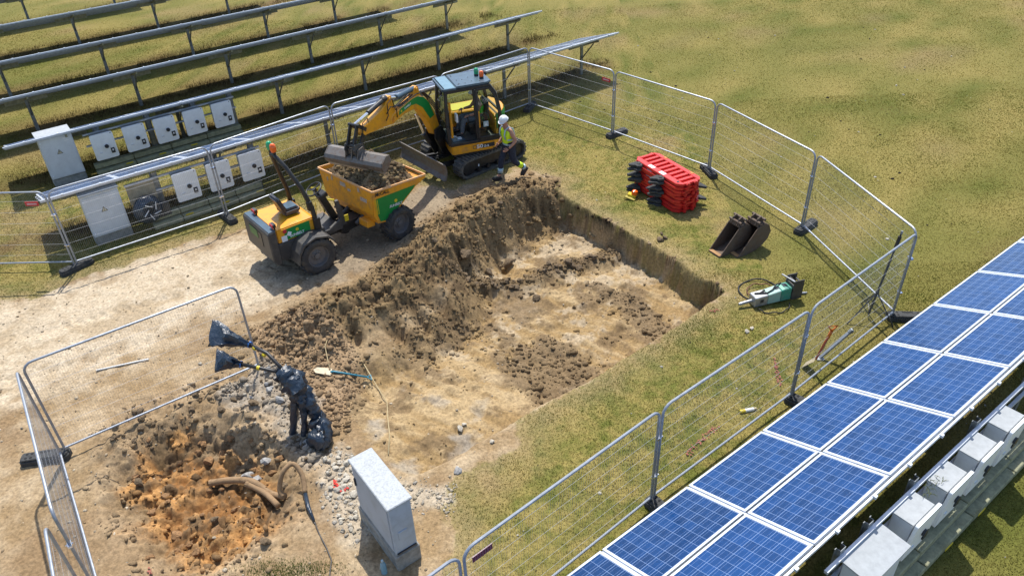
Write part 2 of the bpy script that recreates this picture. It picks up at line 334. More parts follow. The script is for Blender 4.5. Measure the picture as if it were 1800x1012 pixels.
def terrain(x, y):
    """height, and the zone weights"""
    shp = x.shape
    n1 = fbm(x, y, .9, 3, s=3); n2 = fbm(x, y, 3.1, 4, s=8); n3 = fbm(x, y, 9, 4, .6, s=21); rd = ridged(x, y, 3.5, 4, s=5)
    wig = (fbm(x, y, 2.6, 4, .6, s=40)-.5)
    dirt = sdist(x, y, DIRT)+wig*.55
    pin = inside(x, y, PIT)
    dW = dpoly(x, y, WALL)+(n3-.5)*.06+(n2-.5)*.20; dN = dpoly(x, y, NEAR)+(n2-.5)*.12; dL = dpoly(x, y, LEFT)
    far = np.hypot(x-NEAR[-1][0], y-NEAR[-1][1])
    D = .16+.50*ss((far-.6)/5.5)
    sW = ss(dW/.17); sN = ss((dN)/(.10+.06*(n1))); sL = ss(dL/.8)
    pit = np.where(pin, sW*sN*sL, 0.0)
    floor = np.where(pin, ss(dW/.2)*ss(dN/.25)*ss(dL/.5), 0)
    z = -D*pit+np.where(pin & (dW < .35), (n3-.5)*.16*sW*(1-ss((dW-.15)/.2)), 0)
    db, _ = dpoly(x, y, BERM, [0]*len(BERM)); berm = np.exp(-(db/.28)**2)*np.where(pin, 1, .3)
    z += berm*.20*(.6+.8*n2)*np.where(dW > .25, 1, dW/.25)
    z += -.10*floor*ss((y-15.2+(x-1)*.25)/.4)
    # pit floor: scraped streaks and hollows
    st = fbm(x*.35-y*.25, x*1.2+y*1.7, 2.2, 4, .6, s=60)
    z += floor*((n2-.5)*.13+(st-.5)*.08+(n3-.5)*.055)
    dc, h = dpoly(x, y, CREST, CRH)
    sg = .80+.35*(n1-.5); heap = np.exp(-(dc/sg)**2)
    heap = np.where(dW < .3, heap*ss((dW-.02)/.3)*1.0, heap) if False else heap
    z += heap*h*(.62+.55*n2+.25*(rd-.4))*(1-.55*pit)
    hm = np.clip(heap*1.25, 0, 1)*ss(h/.25)
    for (gx, gy), r in GOUGE:
        z -= .30*np.exp(-(((x-gx)*.8+(y-gy)*.6)/(r*.55))**2-(((y-gy)*.8-(x-gx)*.6)/(r*1.3))**2)
    rb = ridged(x, y, 1.5, 5, s=300); z += hm*((rd-.5)*.20+(n3-.5)*.13+(rb-.55)*.24)
    hd = sdist(x, y, HOLE); hole = ss((hd+.15)/.75); z += -.33*hole*(.7+.6*n1)
    ld = sdist(x, y, LUMPZ); lum = ss((ld+.1)/.5)
    z += lum*(.55+.45*hole)*((rd-.5)*.24+(n2-.5)*.17+(n3-.5)*.16+(fbm(x, y, 5.5, 3, .6, s=410)-.5)*.20)
    d0 = ss((dirt+.05)/.25)
    z += d0*((n2-.5)*.045+(n3-.5)*.025+(n1-.5)*.05)
    z += d0*(1-hm)*(1-floor)*(1-lum)*(fbm(x, y, 22, 2, s=260)-.5)*.022
    # wheel ruts along the haul route
    rut = dpoly(x, y, [(-13, 11.4), (-9.5, 12.2), (-6.5, 13.6), (-4.3, 14.9), (-2, 16.4)])
    rw = np.exp(-((rut-.75)/.17)**2)*(1-hm)*d0; along = x*.82+y*.57
    z += -.035*rw+.018*rw*np.sign(np.sin(along*26+rut*9))*ss((n1-.35)*4)
    z += (1-d0)*((n1-.5)*.05+(n2-.5)*.02)
    return z, dict(dirt=dirt, d0=d0, pit=pit, floor=floor, hm=hm, hole=hole, lum=lum, berm=berm, dW=dW, dN=dN, dL=dL, pin=pin, n1=n1, n2=n2, n3=n3, rd=rd, st=st, D=D)
X0, X1, Y0, Y1 = -14.0, 5.6, 4.4, 21.6
FADE = 1.0
def edgefade(x, y): return ss(np.minimum(np.minimum(x-X0, X1-x), np.minimum(y-Y0, Y1-y))/FADE)
def height(x, y):
    x = np.atleast_1d(np.asarray(x, float)); y = np.atleast_1d(np.asarray(y, float))
    z, w = terrain(x, y); return z*edgefade(x, y)
def hz(x, y): return float(height(x, y)[0])
def grass_col(x, y):
    a = fbm(x, y, .30, 4, .6, s=70); b = fbm(x, y, 1.1, 4, .6, s=77); c = fbm(x, y, .07, 3, s=90)
    hf = fbm(x, y, 4.5, 3, .7, s=170); t = np.clip((a-.5)*.55+(b-.5)*1.0+(hf-.5)*1.9+(c-.5)*.2+.54, 0, 1)[..., None]
    g = np.array([.125, .135, .026]); s_ = np.array([.275, .222, .068])
    q = g*(1-t)+s_*t
    br = np.clip((fbm(x, y, .5, 4, .65, s=120)-.60)*6, 0, 1)[..., None]; q = q*(1-br*.55)+np.array([.30, .21, .10])*br*.55
    # brown growth below the tables
    w = x*Wv[0]+y*Wv[1]; u = x*Uv[0]+y*Uv[1]
    for r in ROWS:
        k = (np.exp(-((w-r+.35)/.75)**2)*np.where(u < 20, 1, 0)*np.clip(b*2.2-.35, 0, 1))[..., None]; q = q*(1-.8*k)+np.array([.115, .065, .030])*.8*k
    return q
ROWS = [-20.1, -24.2, -28.3, -32.7, -37.9, -43.3, -3.46]
def ground_col(x, y, w):
    n1, n2, n3, rd, st = w['n1'], w['n2'], w['n3'], w['rd'], w['st']
    def L(a, b, t): t = np.clip(t, 0, 1)[..., None]; return a*(1-t)+b*t
    A = lambda *q: np.array(q)
    c = L(A(.29, .20, .105), A(.42, .32, .20), (n2-.3)*2.2+(n1-.5))
    # pale trodden haul route and brown worked soil
    pl = ss((sdist(x, y, PALE)+.9+(n2-.5)*1.5)/1.3)
    c = L(c, A(.54, .45, .325), pl*(.65+.6*(n3-.3)))
    pp = np.clip((fbm(x, y, 1.1, 5, .68, s=250)-.52)*10, 0, 1)*pl; c = L(c, A(.33, .245, .145), pp*.6)
    brn = np.clip((fbm(x, y, .8, 4, .6, s=140)-.5)*5, 0, 1)*(1-pl); c = L(c, A(.235, .155, .082), brn*.75)
    # pit floor
    fc = L(A(.30, .200, .090), A(.40, .29, .155), (st-.38)*4)
    ch = np.clip((fbm(x, y, 1.6, 6, .72, s=33)-.53)*12, 0, 1)*ss((y-10)/3)*ss(w['floor']*2-1); fc = L(fc, A(.47, .39, .28), ch*.55)
    dk = np.clip((fbm(x, y, 1.3, 6, .72, s=55)-.50)*11, 0, 1); fc = L(fc, A(.18, .122, .064), dk*.8)
    gy = np.clip((fbm(x, y, 1.6, 4, .6, s=66)-.55)*7, 0, 1)*ss((11.8-y)/2); fc = L(fc, A(.34, .31, .26), gy*.6)
    for P in (DKZ, DK2, DK3): fc = L(fc, A(.185, .128, .070), ss((sdist(x, y, P)+.15+(n2-.5)*.9)/.25)*.85)
    c = L(c, fc, ss(w['floor']*2.5))
    # cut face of the wall: topsoil over subsoil, both painted darker to deepen its shade
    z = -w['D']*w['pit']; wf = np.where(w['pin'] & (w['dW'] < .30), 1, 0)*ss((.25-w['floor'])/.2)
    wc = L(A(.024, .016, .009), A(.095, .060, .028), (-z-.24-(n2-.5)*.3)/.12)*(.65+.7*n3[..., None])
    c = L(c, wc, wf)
    red = np.exp(-(((x-WALL[4][0]+.1)/.35)**2+((y-WALL[4][1]+.15)/.4)**2)); c = L(c, A(.30, .07, .045), wf*red*np.clip(n3*3-.9, 0, 1))
    # heap
    hc = L(A(.120, .080, .042), A(.265, .182, .090), (n3-.3)*2.0+(n2-.45)*2.2)
    hc = L(hc, A(.33, .235, .125), ss((12.9-y)/1.8)*.75)
    c = L(c, hc, w['hm']*1.5*(1-.75*ss(w['floor']*1.4-.2)))
    c = L(c, hc, np.where(w['pin'] & (w['dW'] > .35) & (w['dN'] > .3), 1, 0)*ss((.72+(n2-.5)*.9-w['dL'])*3)*ss((y-10.8)/1.5)*.92)
    c = L(c, A(.145, .10, .055), w['berm']*.85*np.where(w['pin'], 1, .2))
    cm = ss((sdist(x, y, CMP)+.2+(n2-.5)*.9)/.5); c = L(c, A(.27, .22, .155), cm*.75*(1-w['hm'])*(1-w['pit']))
    pb = ss((sdist(x, y, PEB)+.2+(n2-.5)*.6)/.4); c = L(c, A(.33, .225, .13), pb*.8)
    # orange hole and the lumps round it
    oz = ss((sdist(x, y, ORZ)+.25+(n2-.5)*1.6)/.4)
    oc = L(A(.20, .130, .062), A(.31, .215, .115), (n2-.35)*2.6); oc = L(oc, L(A(.27, .130, .044), A(.47, .255, .095), (n2-.35)*2.6), oz)
    oc = L(oc, A(.10, .066, .036), np.clip((fbm(x, y, 2.4, 5, .68, s=400)-.53)*9, 0, 1)*.8)
    oc = L(oc, A(.15, .10, .055), np.clip((rd-.62)*5, 0, 1)*.6)
    oc = oc*(.8+.5*n3[..., None])
    c = L(c, L(A(.31, .215, .12), A(.42, .31, .19), n2*1.6-.2), w['lum']*.75)
    c = L(c, oc, w['hole']*.95*(.45+.55*oz)+w['lum']*.5*np.clip((fbm(x, y, 1.5, 3, s=99)-.45)*5, 0, 1))
    for P in (RUBB, RUB2):
        r = ss((sdist(x, y, P)+.12+(n2-.5)*.5)/.3); c = L(c, A(.46, .395, .30) if P is RUBB else A(.34, .30, .245), r*(.45+.5*n3))
    return c
def nonuni(a, b, lo, hi, s, S):
    r = [a]; 
    while r[-1] < b-1e-6:
        t = r[-1]; r.append(t+(s if lo-1e-6 <= t < hi else S))
    r[-1] = b; return np.array(r)
def grid_mesh(name, xs, ys, M_, zf=True):
    XX, YY = np.meshgrid(xs, ys); x = XX.ravel(); y = YY.ravel(); nx, ny = len(xs), len(ys)
    z, w = terrain(x, y); ef = edgefade(x, y); z = z*ef
    g = ss((w['dirt']+.06)/.16)
    gc = grass_col(x, y)*.95; dc = ground_col(x, y, w)
    # ragged, worn fringe of the lawn
    fr = np.exp(-(w['dirt']/.55)**2)*(w['dirt'] < 0); gc = gc*(1-.5*fr[:, None])+np.array([.33, .235, .135])*.5*fr[:, None]
    c = gc*(1-g[:, None])+dc*g[:, None]
    me = bpy.data.meshes.new(name); me.vertices.add(nx*ny)
    me.vertices.foreach_set('co', np.stack([x, y, z], 1).astype(np.float32).ravel())
    i = np.arange(nx*ny).reshape(ny, nx); q = np.stack([i[:-1, :-1], i[:-1, 1:], i[1:, 1:], i[1:, :-1]], -1).reshape(-1, 4)
    me.loops.add(q.size); me.loops.foreach_set('vertex_index', q.ravel().astype(np.int32)); me.polygons.add(len(q))
    me.polygons.foreach_set('loop_start', np.arange(0, q.size, 4, dtype=np.int32)); me.polygons.foreach_set('loop_total', np.full(len(q), 4, np.int32))
    me.polygons.foreach_set('use_smooth', np.ones(len(q), bool)); me.update(calc_edges=True)
    at = me.color_attributes.new('Col', 'FLOAT_COLOR', 'POINT'); at.data.foreach_set('color', np.concatenate([c, np.ones((len(c), 1))], 1).astype(np.float32).ravel())
    me.materials.append(M_); o = bpy.data.objects.new(name, me); col.objects.link(o); return o
SOIL = mat_attr('soil_and_turf', var=.30, vscale=18, bump=.5, bscale=30)
xs = nonuni(X0, X1, -11.2, 5.2, .034, .09); ys = nonuni(Y0, Y1, 5.6, 19.6, .036, .09)
dug = tag(grid_mesh('dug_ground', xs, ys, SOIL), kind='structure')
# the field around it: a sheet with an opening for the dug patch
def field():
    def ring(a, b, n): return np.linspace(a, b, n)
    obs = []
    V = []; F = []; C = []
    for (x0, x1, nx, y0, y1, ny) in ((-150, X0, 120, -30, 200, 200), (X1, 150, 130, -30, 200, 200), (X0, X1, 60, -30, Y0, 40), (X0, X1, 60, Y1, 200, 170)):
        xs_ = np.linspace(x0, x1, nx); ys_ = np.linspace(y0, y1, ny); XX, YY = np.meshgrid(xs_, ys_); b = len(V)
        i = np.arange(nx*ny).reshape(ny, nx)+sum(len(v) for v in V); V.append(np.stack([XX.ravel(), YY.ravel(), np.zeros(nx*ny)], 1))
        F.append(np.stack([i[:-1, :-1], i[:-1, 1:], i[1:, 1:], i[1:, :-1]], -1).reshape(-1, 4)); C.append(grass_col(XX.ravel(), YY.ravel())*.90)
    V = np.concatenate(V); F = np.concatenate(F); C = np.concatenate(C)
    me = bpy.data.meshes.new('ground'); me.from_pydata(V.tolist(), [], F.tolist())
    at = me.color_attributes.new('Col', 'FLOAT_COLOR', 'POINT'); at.data.foreach_set('color', np.concatenate([C, np.ones((len(C), 1))], 1).astype(np.float32).ravel())
    me.materials.append(SOIL); o = bpy.data.objects.new('ground', me); col.objects.link(o); return tag(o, kind='structure')
field()

# ------------------------------------------------------------------ grass: single blades
def fast_tris(name, V, C, M_):
    n = len(V)//3; me = bpy.data.meshes.new(name); me.vertices.add(len(V)); me.vertices.foreach_set('co', V.astype(np.float32).ravel())
    me.loops.add(len(V)); me.loops.foreach_set('vertex_index', np.arange(len(V), dtype=np.int32)); me.polygons.add(n)
    me.polygons.foreach_set('loop_start', np.arange(0, len(V), 3, dtype=np.int32)); me.polygons.foreach_set('loop_total', np.full(n, 3, np.int32)); me.update(calc_edges=True)
    at = me.color_attributes.new('Col', 'FLOAT_COLOR', 'POINT'); at.data.foreach_set('color', np.concatenate([C, np.ones((len(C), 1))], 1).astype(np.float32).ravel())
    me.materials.append(M_); o = bpy.data.objects.new(name, me); col.objects.link(o); return o
GRASSM = mat_attr('grass_blades', rough=.8, var=.15, vscale=60, bump=0, spec=.1)
def _translucent(M):
    n = M.node_tree.nodes; l = M.node_tree.links; b = n['Principled BSDF']; o = n['Material Output']
    t = n.new('ShaderNodeBsdfTranslucent'); x = n.new('ShaderNodeMixShader'); x.inputs[0].default_value = .5
    l.new(b.inputs['Base Color'].links[0].from_socket, t.inputs[0]); l.new(b.outputs[0], x.inputs[1]); l.new(t.outputs[0], x.inputs[2]); l.new(x.outputs[0], o.inputs[0])
_translucent(GRASSM)
def blades(name, x, y, hgt, wid, colr, seed, lean=.6, M_=None):
    r = np.random.RandomState(seed); n = len(x); z = height(x, y)-.004
    a = r.rand(n)*6.283; l = (r.rand(n)*.8+.2)*lean; t = r.rand(n)*6.283; h = hgt*(.5+.8*r.rand(n))
    dx = np.cos(a)*wid/2; dy = np.sin(a)*wid/2
    P0 = np.stack([x-dx, y-dy, z], 1); P1 = np.stack([x+dx, y+dy, z], 1); P2 = np.stack([x+np.cos(t)*h*l, y+np.sin(t)*h*l, z+h*np.sqrt(np.maximum(.1, 1-l*l))], 1)
    V = np.stack([P0, P1, P2], 1).reshape(-1, 3)
    c = colr*(.80+.45*r.rand(n, 1)); C = np.repeat(c, 3, 0)
    return fast_tris(name, V, C, M_ or GRASSM)
rg = np.random.RandomState(5)
def lawn_pts(n, x0, x1, y0, y1): return rg.rand(n)*(x1-x0)+x0, rg.rand(n)*(y1-y0)+y0
px_, py_ = [], []
for (n, a, b, c, d) in ((290000, -2, 13, 4, 14), (45000, 13, 26, 4, 14), (15000, -18, -11, 8, 14), (300000, -18, 20, 14, 24), (35000, 20, 32, 14, 24), (220000, -28, 32, 24, 36), (90000, -40, 42, 36, 54)):
    x, y = lawn_pts(n, a, b, c, d); k = np.abs(x) < (y*.62+18); px_.append(x[k]); py_.append(y[k])
gx = np.concatenate(px_); gy = np.concatenate(py_)
_, w_ = terrain(gx, gy); keep = (w_['dirt']+.10*rg.randn(len(gx))) < -.02
gx, gy = gx[keep], gy[keep]; gd = np.hypot(gx, gy)
gh = .016+.020*fbm(gx, gy, 1.4, 3, s=15); gc_ = grass_col(gx, gy)*1.15
tag(blades('grass', gx, gy, gh, .010+.0009*gd, gc_, 3), 'short dry summer grass, straw and olive, over the whole field', 'grass', kind='stuff')
tx = np.concatenate([rg.randn(1500)*.30+a for a, n_ in zip(((-3.163, 6.795)[0], (-3.620, 6.817)[0]), (0, 0))]); ty = np.concatenate([rg.randn(1500)*.10+a for a in ((-3.163, 6.795)[1], (-3.620, 6.817)[1])])
tag(blades('grass_patch', tx, ty, np.full(len(tx), .035), .011, np.tile(np.array([.10, .15, .03]), (len(tx), 1)), 8), 'small green grass patch in the bare soil at the bottom edge', 'grass', kind='stuff')
# rank brown growth below the tables
wx, wy = [], []
for r in ROWS:
    n = 11000 if r > -30 else 7000
    u = rg.rand(n)*(21 if r < -5 else 18)-(3 if r < -30 else 0)+(1.0 if r == -20.1 else 0); w = r-.35+rg.randn(n)*.33
    if r == -20.1: u = u*.92
    wx.append(Uv[0]*u+Wv[0]*w); wy.append(Uv[1]*u+Wv[1]*w)
wx = np.concatenate(wx); wy = np.concatenate(wy)
k = (fbm(wx, wy, .9, 3, s=31) > .42); wx, wy = wx[k], wy[k]
_, w_ = terrain(wx, wy); k = w_['dirt'] < -.1; wx, wy = wx[k], wy[k]
bt = rg.rand(len(wx), 1)**2; wc = np.array([.075, .042, .024])*(1-bt)+np.array([.07, .08, .022])*bt
tag(blades('tall_weeds', wx, wy, .09+.11*fbm(wx, wy, 1.4, 3, s=15), .013, wc, 4, .95, mat_attr('weed_blades', rough=.9, var=.15, vscale=60, bump=0, spec=.05)), 'rank brown and green weeds growing below the solar tables', 'weeds', kind='stuff')

# ------------------------------------------------------------------ loose clods and stones
def icos(sub=0):
    bm = bmesh.new(); bmesh.ops.create_icosphere(bm, subdivisions=1+sub, radius=1); v = np.array([q.co[:] for q in bm.verts]); f = np.array([[q.index for q in p.verts] for p in bm.faces]); bm.free(); return v, f
I0, I1 = icos(0), icos(1)
SOILC = mat_attr('loose_soil', var=.3, vscale=50, bump=.7, bscale=90)
def lumps(name, x, y, r, colr, seed, flat=.75, ico=None, z=None, M_=None):
    v, f = ico or I0; rr = np.random.RandomState(seed); n = len(x); z = height(x, y) if z is None else z
    S = r[:, None]*(.55+.9*rr.rand(n, 3)); S[:, 2] *= flat
    a = rr.rand(n)*6.283; ca, sa = np.cos(a), np.sin(a)
    J = 1+.34*(rr.rand(n, len(v), 1)-.5)*2
    P = v[None]*J*S[:, None]; X = P[..., 0]*ca[:, None]-P[..., 1]*sa[:, None]+x[:, None]; Y = P[..., 0]*sa[:, None]+P[..., 1]*ca[:, None]+y[:, None]; Z = P[..., 2]+(z+r*.12)[:, None]
    V = np.stack([X, Y, Z], -1).reshape(-1, 3); F = (f[None]+(np.arange(n)*len(v))[:, None, None]).reshape(-1, 3)
    me = bpy.data.meshes.new(name); me.vertices.add(len(V)); me.vertices.foreach_set('co', V.astype(np.float32).ravel())
    me.loops.add(F.size); me.loops.foreach_set('vertex_index', F.ravel().astype(np.int32)); me.polygons.add(len(F))
    me.polygons.foreach_set('loop_start', np.arange(0, F.size, 3, dtype=np.int32)); me.polygons.foreach_set('loop_total', np.full(len(F), 3, np.int32)); me.update(calc_edges=True)
    c = colr*(.75+.5*rr.rand(n, 1)); C = np.repeat(c, len(v), 0)
    at = me.color_attributes.new('Col', 'FLOAT_COLOR', 'POINT'); at.data.foreach_set('color', np.concatenate([C, np.ones((len(C), 1))], 1).astype(np.float32).ravel())
    me.materials.append(M_ or SOILC); o = bpy.data.objects.new(name, me); col.objects.link(o); return o
rc = np.random.RandomState(23)
def cand(n, x0, x1, y0, y1):
    x = rc.rand(n)*(x1-x0)+x0; y = rc.rand(n)*(y1-y0)+y0; return x, y, terrain(x, y)[1]
x, y, w = cand(105000, -7.5, 4.5, 8, 20)
dz_ = sum(ss((sdist(x, y, P)+.15)/.25) for P in (DKZ, DK2, DK3)); pb_ = ss((sdist(x, y, PEB)+.2)/.3)
rimc = np.exp(-(w['dW']/.10)**2)
pr = (np.where(w['pin'], np.exp(-((w['dL']-.5)/.5)**2), 0)*ss((y-10.8)/1.5)*.22+dz_*.35+pb_*1.1+rimc*.7+w['hm']**1.2*.65+w['berm']*np.where(w['pin'], .75, .05)+w['floor']*.035*(w['n1'] > .5))*ss(w['dirt']/.1+.3)
k = rc.rand(len(x)) < pr*.60; x, y = x[k], y[k]; r = .010+.052*rc.rand(len(x))**7+.012*rc.rand(len(x))
w = {q: v[k] for q, v in w.items()}; cc = ground_col(x, y, w)
tag(lumps('soil_clods', x, y, r, cc*.92, 1), 'loose brown clods over the spoil heap and the pit floor', 'clods', kind='stuff')
x, y, w = cand(60000, -10.5, -1, 5.8, 12.5)
rb = ss((sdist(x, y, RUBB)+.1)/.25); rb2 = ss((sdist(x, y, RUB2)+.1)/.3)
k = rc.rand(len(x)) < (w['lum']*(.02+.16*(w['n2'] > .52))); xo, yo = x[k], y[k]; r = .014+.055*rc.rand(len(xo))**4
wo = {q: v[k] for q, v in w.items()}; tag(lumps('orange_clods', xo, yo, r, ground_col(xo, yo, wo)*.95, 2), 'loose orange and brown clods in the near hole', 'clods', kind='stuff')
k = rc.rand(len(x)) < (rb*.38+rb2*.16); xo, yo = x[k], y[k]; r = .011+.034*rc.rand(len(xo))**3.5
t = rc.rand(len(xo), 1); tag(lumps('rubble', xo, yo, r, np.array([.46, .385, .27])*(1-t)+np.array([.42, .385, .33])*t, 3, .6), 'pale broken stone spread beside the grey cabinet and the cables', 'rubble', kind='stuff')
x, y, w = cand(26000, -13, 4.5, 5, 19.5)
k = (rc.rand(len(x)) < .16*w['d0']*(1-w['hm'])*(1-.5*w['floor'])); xo, yo = x[k], y[k]; r = .009+.022*rc.rand(len(xo))**4
t = rc.rand(len(xo), 1)
tag(lumps('gravel', xo, yo, r, np.array([.55, .47, .35])*(1-t)+np.array([.30, .22, .13])*t, 6), 'scattered gravel on the bare haul route', 'gravel', kind='stuff')
x = rc.rand(420)*26-4; y = rc.rand(420)*26+6; w = terrain(x, y)[1]; k = (w['dirt'] < -.2); x, y = x[k], y[k]
t = (rc.rand(len(x), 1) > .6)*1.0
tag(lumps('lawn_crumbs', x, y, .014+.030*rc.rand(len(x))**3, np.array([.50, .46, .38])*t+np.array([.045, .035, .025])*(1-t), 16), 'small dark crumbs and pale chips scattered over the lawn', 'crumbs', kind='stuff')
# the larger ones one by one
def stone_mesh(seed, colr, nm):
    rr = np.random.RandomState(seed); v, f = I1; P = v*(1+.24*(rr.rand(len(v), 1)-.5)*2)*np.array([1.2, .85, .62]); cut = rr.randn(6, 3); cut /= np.linalg.norm(cut, axis=1)[:, None]
    for q in cut: dd = P @ q; P = P-np.maximum(dd-.55, 0)[:, None]*q
    me = bpy.data.meshes.new(nm); me.from_pydata(P.tolist(), [], f.tolist()); me.materials.append(colr); return me
STN = mat('pale_stone', (.50, .45, .36), .9, 0, .2, 30, bump=.4); STG = mat('grey_concrete_lump', (.36, .35, .33), .9, 0, .2, 30, bump=.4)
CLD = mat('brown_clod', (.17, .118, .066), .95, 0, .3, 30, bump=.8); CLO = mat('orange_clod', (.30, .165, .07), .95, 0, .3, 30, bump=.8)
bank = {k: [stone_mesh(s_*7+i, m_, 'stone' if k in 'sg' else 'clod') for i in range(5)] for s_, (k, m_) in enumerate((('s', STN), ('g', STG), ('c', CLD), ('o', CLO)))}
def put_lump(kind, x, y, r, parent=None):
    o = bpy.data.objects.new('stone' if kind in 'sg' else 'clod', rc.choice(bank[kind])); col.objects.link(o)
    o.location = (x, y, hz(x, y)+r*.35); o.rotation_euler = (rc.rand()*.5, rc.rand()*.5, rc.rand()*6.28); o.scale = (r, r*(.8+.4*rc.rand()), r*(.8+.3*rc.rand())); o.parent = parent or dug
    return o
x, y, w = cand(5000, -7, 4.4, 8, 19.6)
idx = np.argsort(-(w['hm']*.8+w['berm']*w['pin']*1.3+w['floor']*.25+rc.rand(len(x))*.6))[:85]
for i in idx: put_lump('c', x[i], y[i], .035+.075*rc.rand()**2)
x, y, w = cand(5000, -8, -2.5, 6, 12)
idx = np.argsort(-(w['lum']+rc.rand(len(x))*.6))[:95]
for i in idx: put_lump('o' if w['hole'][i]*rc.rand() > .2 else 'c', x[i], y[i], .04+.075*rc.rand()**2)
rr_ = ss((sdist(x, y, RUBB)+.15)/.3); idx = np.argsort(-(rr_+rc.rand(len(x))*.5))[:55]
for i in idx: put_lump('s', x[i], y[i], .04+.035*rc.rand()**2)
rr_ = ss((sdist(x, y, RUB2)+.1)/.3); idx = np.argsort(-(rr_+rc.rand(len(x))*.5))[:18]
for i in idx: put_lump('g', x[i], y[i], .05+.06*rc.rand()**2)
for (p_, r) in (((-2.036, 6.768), .04), ((-1.007, 8.547), .075), ((4.628, 11.863), .06), ((4.753, 11.947), .05), ((-1.026, 9.680), .08), ((-0.136, 9.781), .04), ((-0.448, 9.171), .05), ((-0.948, 9.759), .05), ((-6.150, 11.560), .05), ((-4.601, 8.908), .12), ((-4.272, 9.041), .11), ((-4.377, 8.734), .10), ((-3.479, 9.360), .09)):
    put_lump('g' if r > .09 or r == .075 else 's', p_[0], p_[1], r)
for (p_, r) in (((-1.051, 15.077), .17), ((-0.066, 15.860), .16), ((-0.541, 15.161), .12), ((0.528, 14.207), .11)):
    o = put_lump('c', p_[0], p_[1], r)

# ------------------------------------------------------------------ solar tables
def cell_material():
    M = bpy.data.materials.new('polycrystalline_cells'); M.use_nodes = True; n = M.node_tree.nodes; l = M.node_tree.links
    b = n['Principled BSDF']; tc = n.new('ShaderNodeTexCoord'); sp = n.new('ShaderNodeSeparateXYZ'); l.new(tc.outputs['Object'], sp.inputs[0])
    def mth(op, a, b_=None, c=None):
        q = n.new('ShaderNodeMath'); q.operation = op
        for i, v in enumerate((a, b_, c)):
            if v is None: continue
            if isinstance(v, (int, float)): q.inputs[i].default_value = v
            else: l.new(v, q.inputs[i])
        return q.outputs[0]
    def line(src, off, pitch, wd):
        f = mth('FRACT', mth('DIVIDE', mth('SUBTRACT', src, off), pitch)); d = mth('MULTIPLY', mth('ABSOLUTE', mth('SUBTRACT', f, .5)), -1)
        return mth('GREATER_THAN', mth('ADD', d, wd/pitch/2), 0)
    X, Y = sp.outputs[0], sp.outputs[1]
    # cells on a 10 x 6 raster, printed busbars along X
    gx = line(X, .0445-.0797, .1594, .0050); gy = line(Y, .0325-.0790, .1580, .0065)
    bus = mth('MAXIMUM', line(Y, .0325-.0790+.0395, .1580, .0026), line(Y, .0325-.0790-.0395, .1580, .0026))
    ins = mth('MULTIPLY', mth('MULTIPLY', mth('GREATER_THAN', X, .040), mth('LESS_THAN', X, 1.610)), mth('MULTIPLY', mth('GREATER_THAN', Y, .030), mth('LESS_THAN', Y, .960)))
    vo = n.new('ShaderNodeTexVoronoi'); vo.inputs['Scale'].default_value = 38; g = n.new('ShaderNodeNewGeometry'); l.new(g.outputs['Position'], vo.inputs['Vector'])
    wn = n.new('ShaderNodeTexWhiteNoise'); wn.noise_dimensions = '2D'
    cb = n.new('ShaderNodeCombineXYZ'); l.new(mth('FLOOR', mth('DIVIDE', mth('SUBTRACT', X, .0445-.0), .1594)), cb.inputs[0]); l.new(mth('FLOOR', mth('DIVIDE', mth('SUBTRACT', Y, .0325), .158)), cb.inputs[1])
    oi = n.new('ShaderNodeObjectInfo'); va = n.new('ShaderNodeVectorMath'); l.new(cb.outputs[0], va.inputs[0]); l.new(oi.outputs['Location'], va.inputs[1]); l.new(va.outputs[0], wn.inputs['Vector'])
    f = mth('ADD', mth('MULTIPLY', wn.outputs[0], .62), mth('MULTIPLY', n.new('ShaderNodeSeparateColor').outputs[0], 0.0))
    sc_ = n.new('ShaderNodeSeparateColor'); l.new(vo.outputs['Color'], sc_.inputs[0]); f = mth('ADD', f, mth('MULTIPLY', sc_.outputs[0], .38))
    f = mth('ADD', f, mth('MULTIPLY', mth('SUBTRACT', oi.outputs['Random'], .5), .45)); cr = n.new('ShaderNodeValToRGB'); cr.color_ramp.elements[0].color = (.002, .026, .095, 1); cr.color_ramp.elements[1].color = (.004, .048, .175, 1); l.new(f, cr.inputs[0])
    def mix(fac, a, c):
        q = n.new('ShaderNodeMix'); q.data_type = 'RGBA'; l.new(fac, q.inputs[0])
        for k, v in ((6, a), (7, c)):
            if isinstance(v, tuple): q.inputs[k].default_value = v
            else: l.new(v, q.inputs[k])
        return q.outputs[2]
    c1 = mix(bus, cr.outputs[0], (.15, .22, .39, 1)); c2 = mix(mth('MAXIMUM', gx, gy), c1, (.17, .25, .42, 1)); c3 = mix(ins, (.62, .66, .70, 1), c2)
    l.new(c3, b.inputs['Base Color']); b.inputs['Sheen Weight'].default_value = .5; b.inputs['Sheen Roughness'].default_value = .22; b.inputs['Sheen Tint'].default_value = (.8, .78, .8, 1); b.inputs['Roughness'].default_value = .16; b.inputs['Specular IOR Level'].default_value = .45
    tn = n.new('ShaderNodeTexNoise'); tn.inputs['Scale'].default_value = 3; tn.inputs['Detail'].default_value = 5; l.new(g.outputs['Position'], tn.inputs['Vector'])
    mr = n.new('ShaderNodeMapRange'); mr.inputs[3].default_value = .10; mr.inputs[4].default_value = .30; l.new(tn.outputs[0], mr.inputs[0]); l.new(mr.outputs[0], b.inputs['Roughness'])
    return M
CELLS = cell_material(); BEAM = mat('weathered_beam', (.33, .31, .20), .8, 0, .2, 10)
PW, PH, TILT = 1.65, .99, R_(19.0)
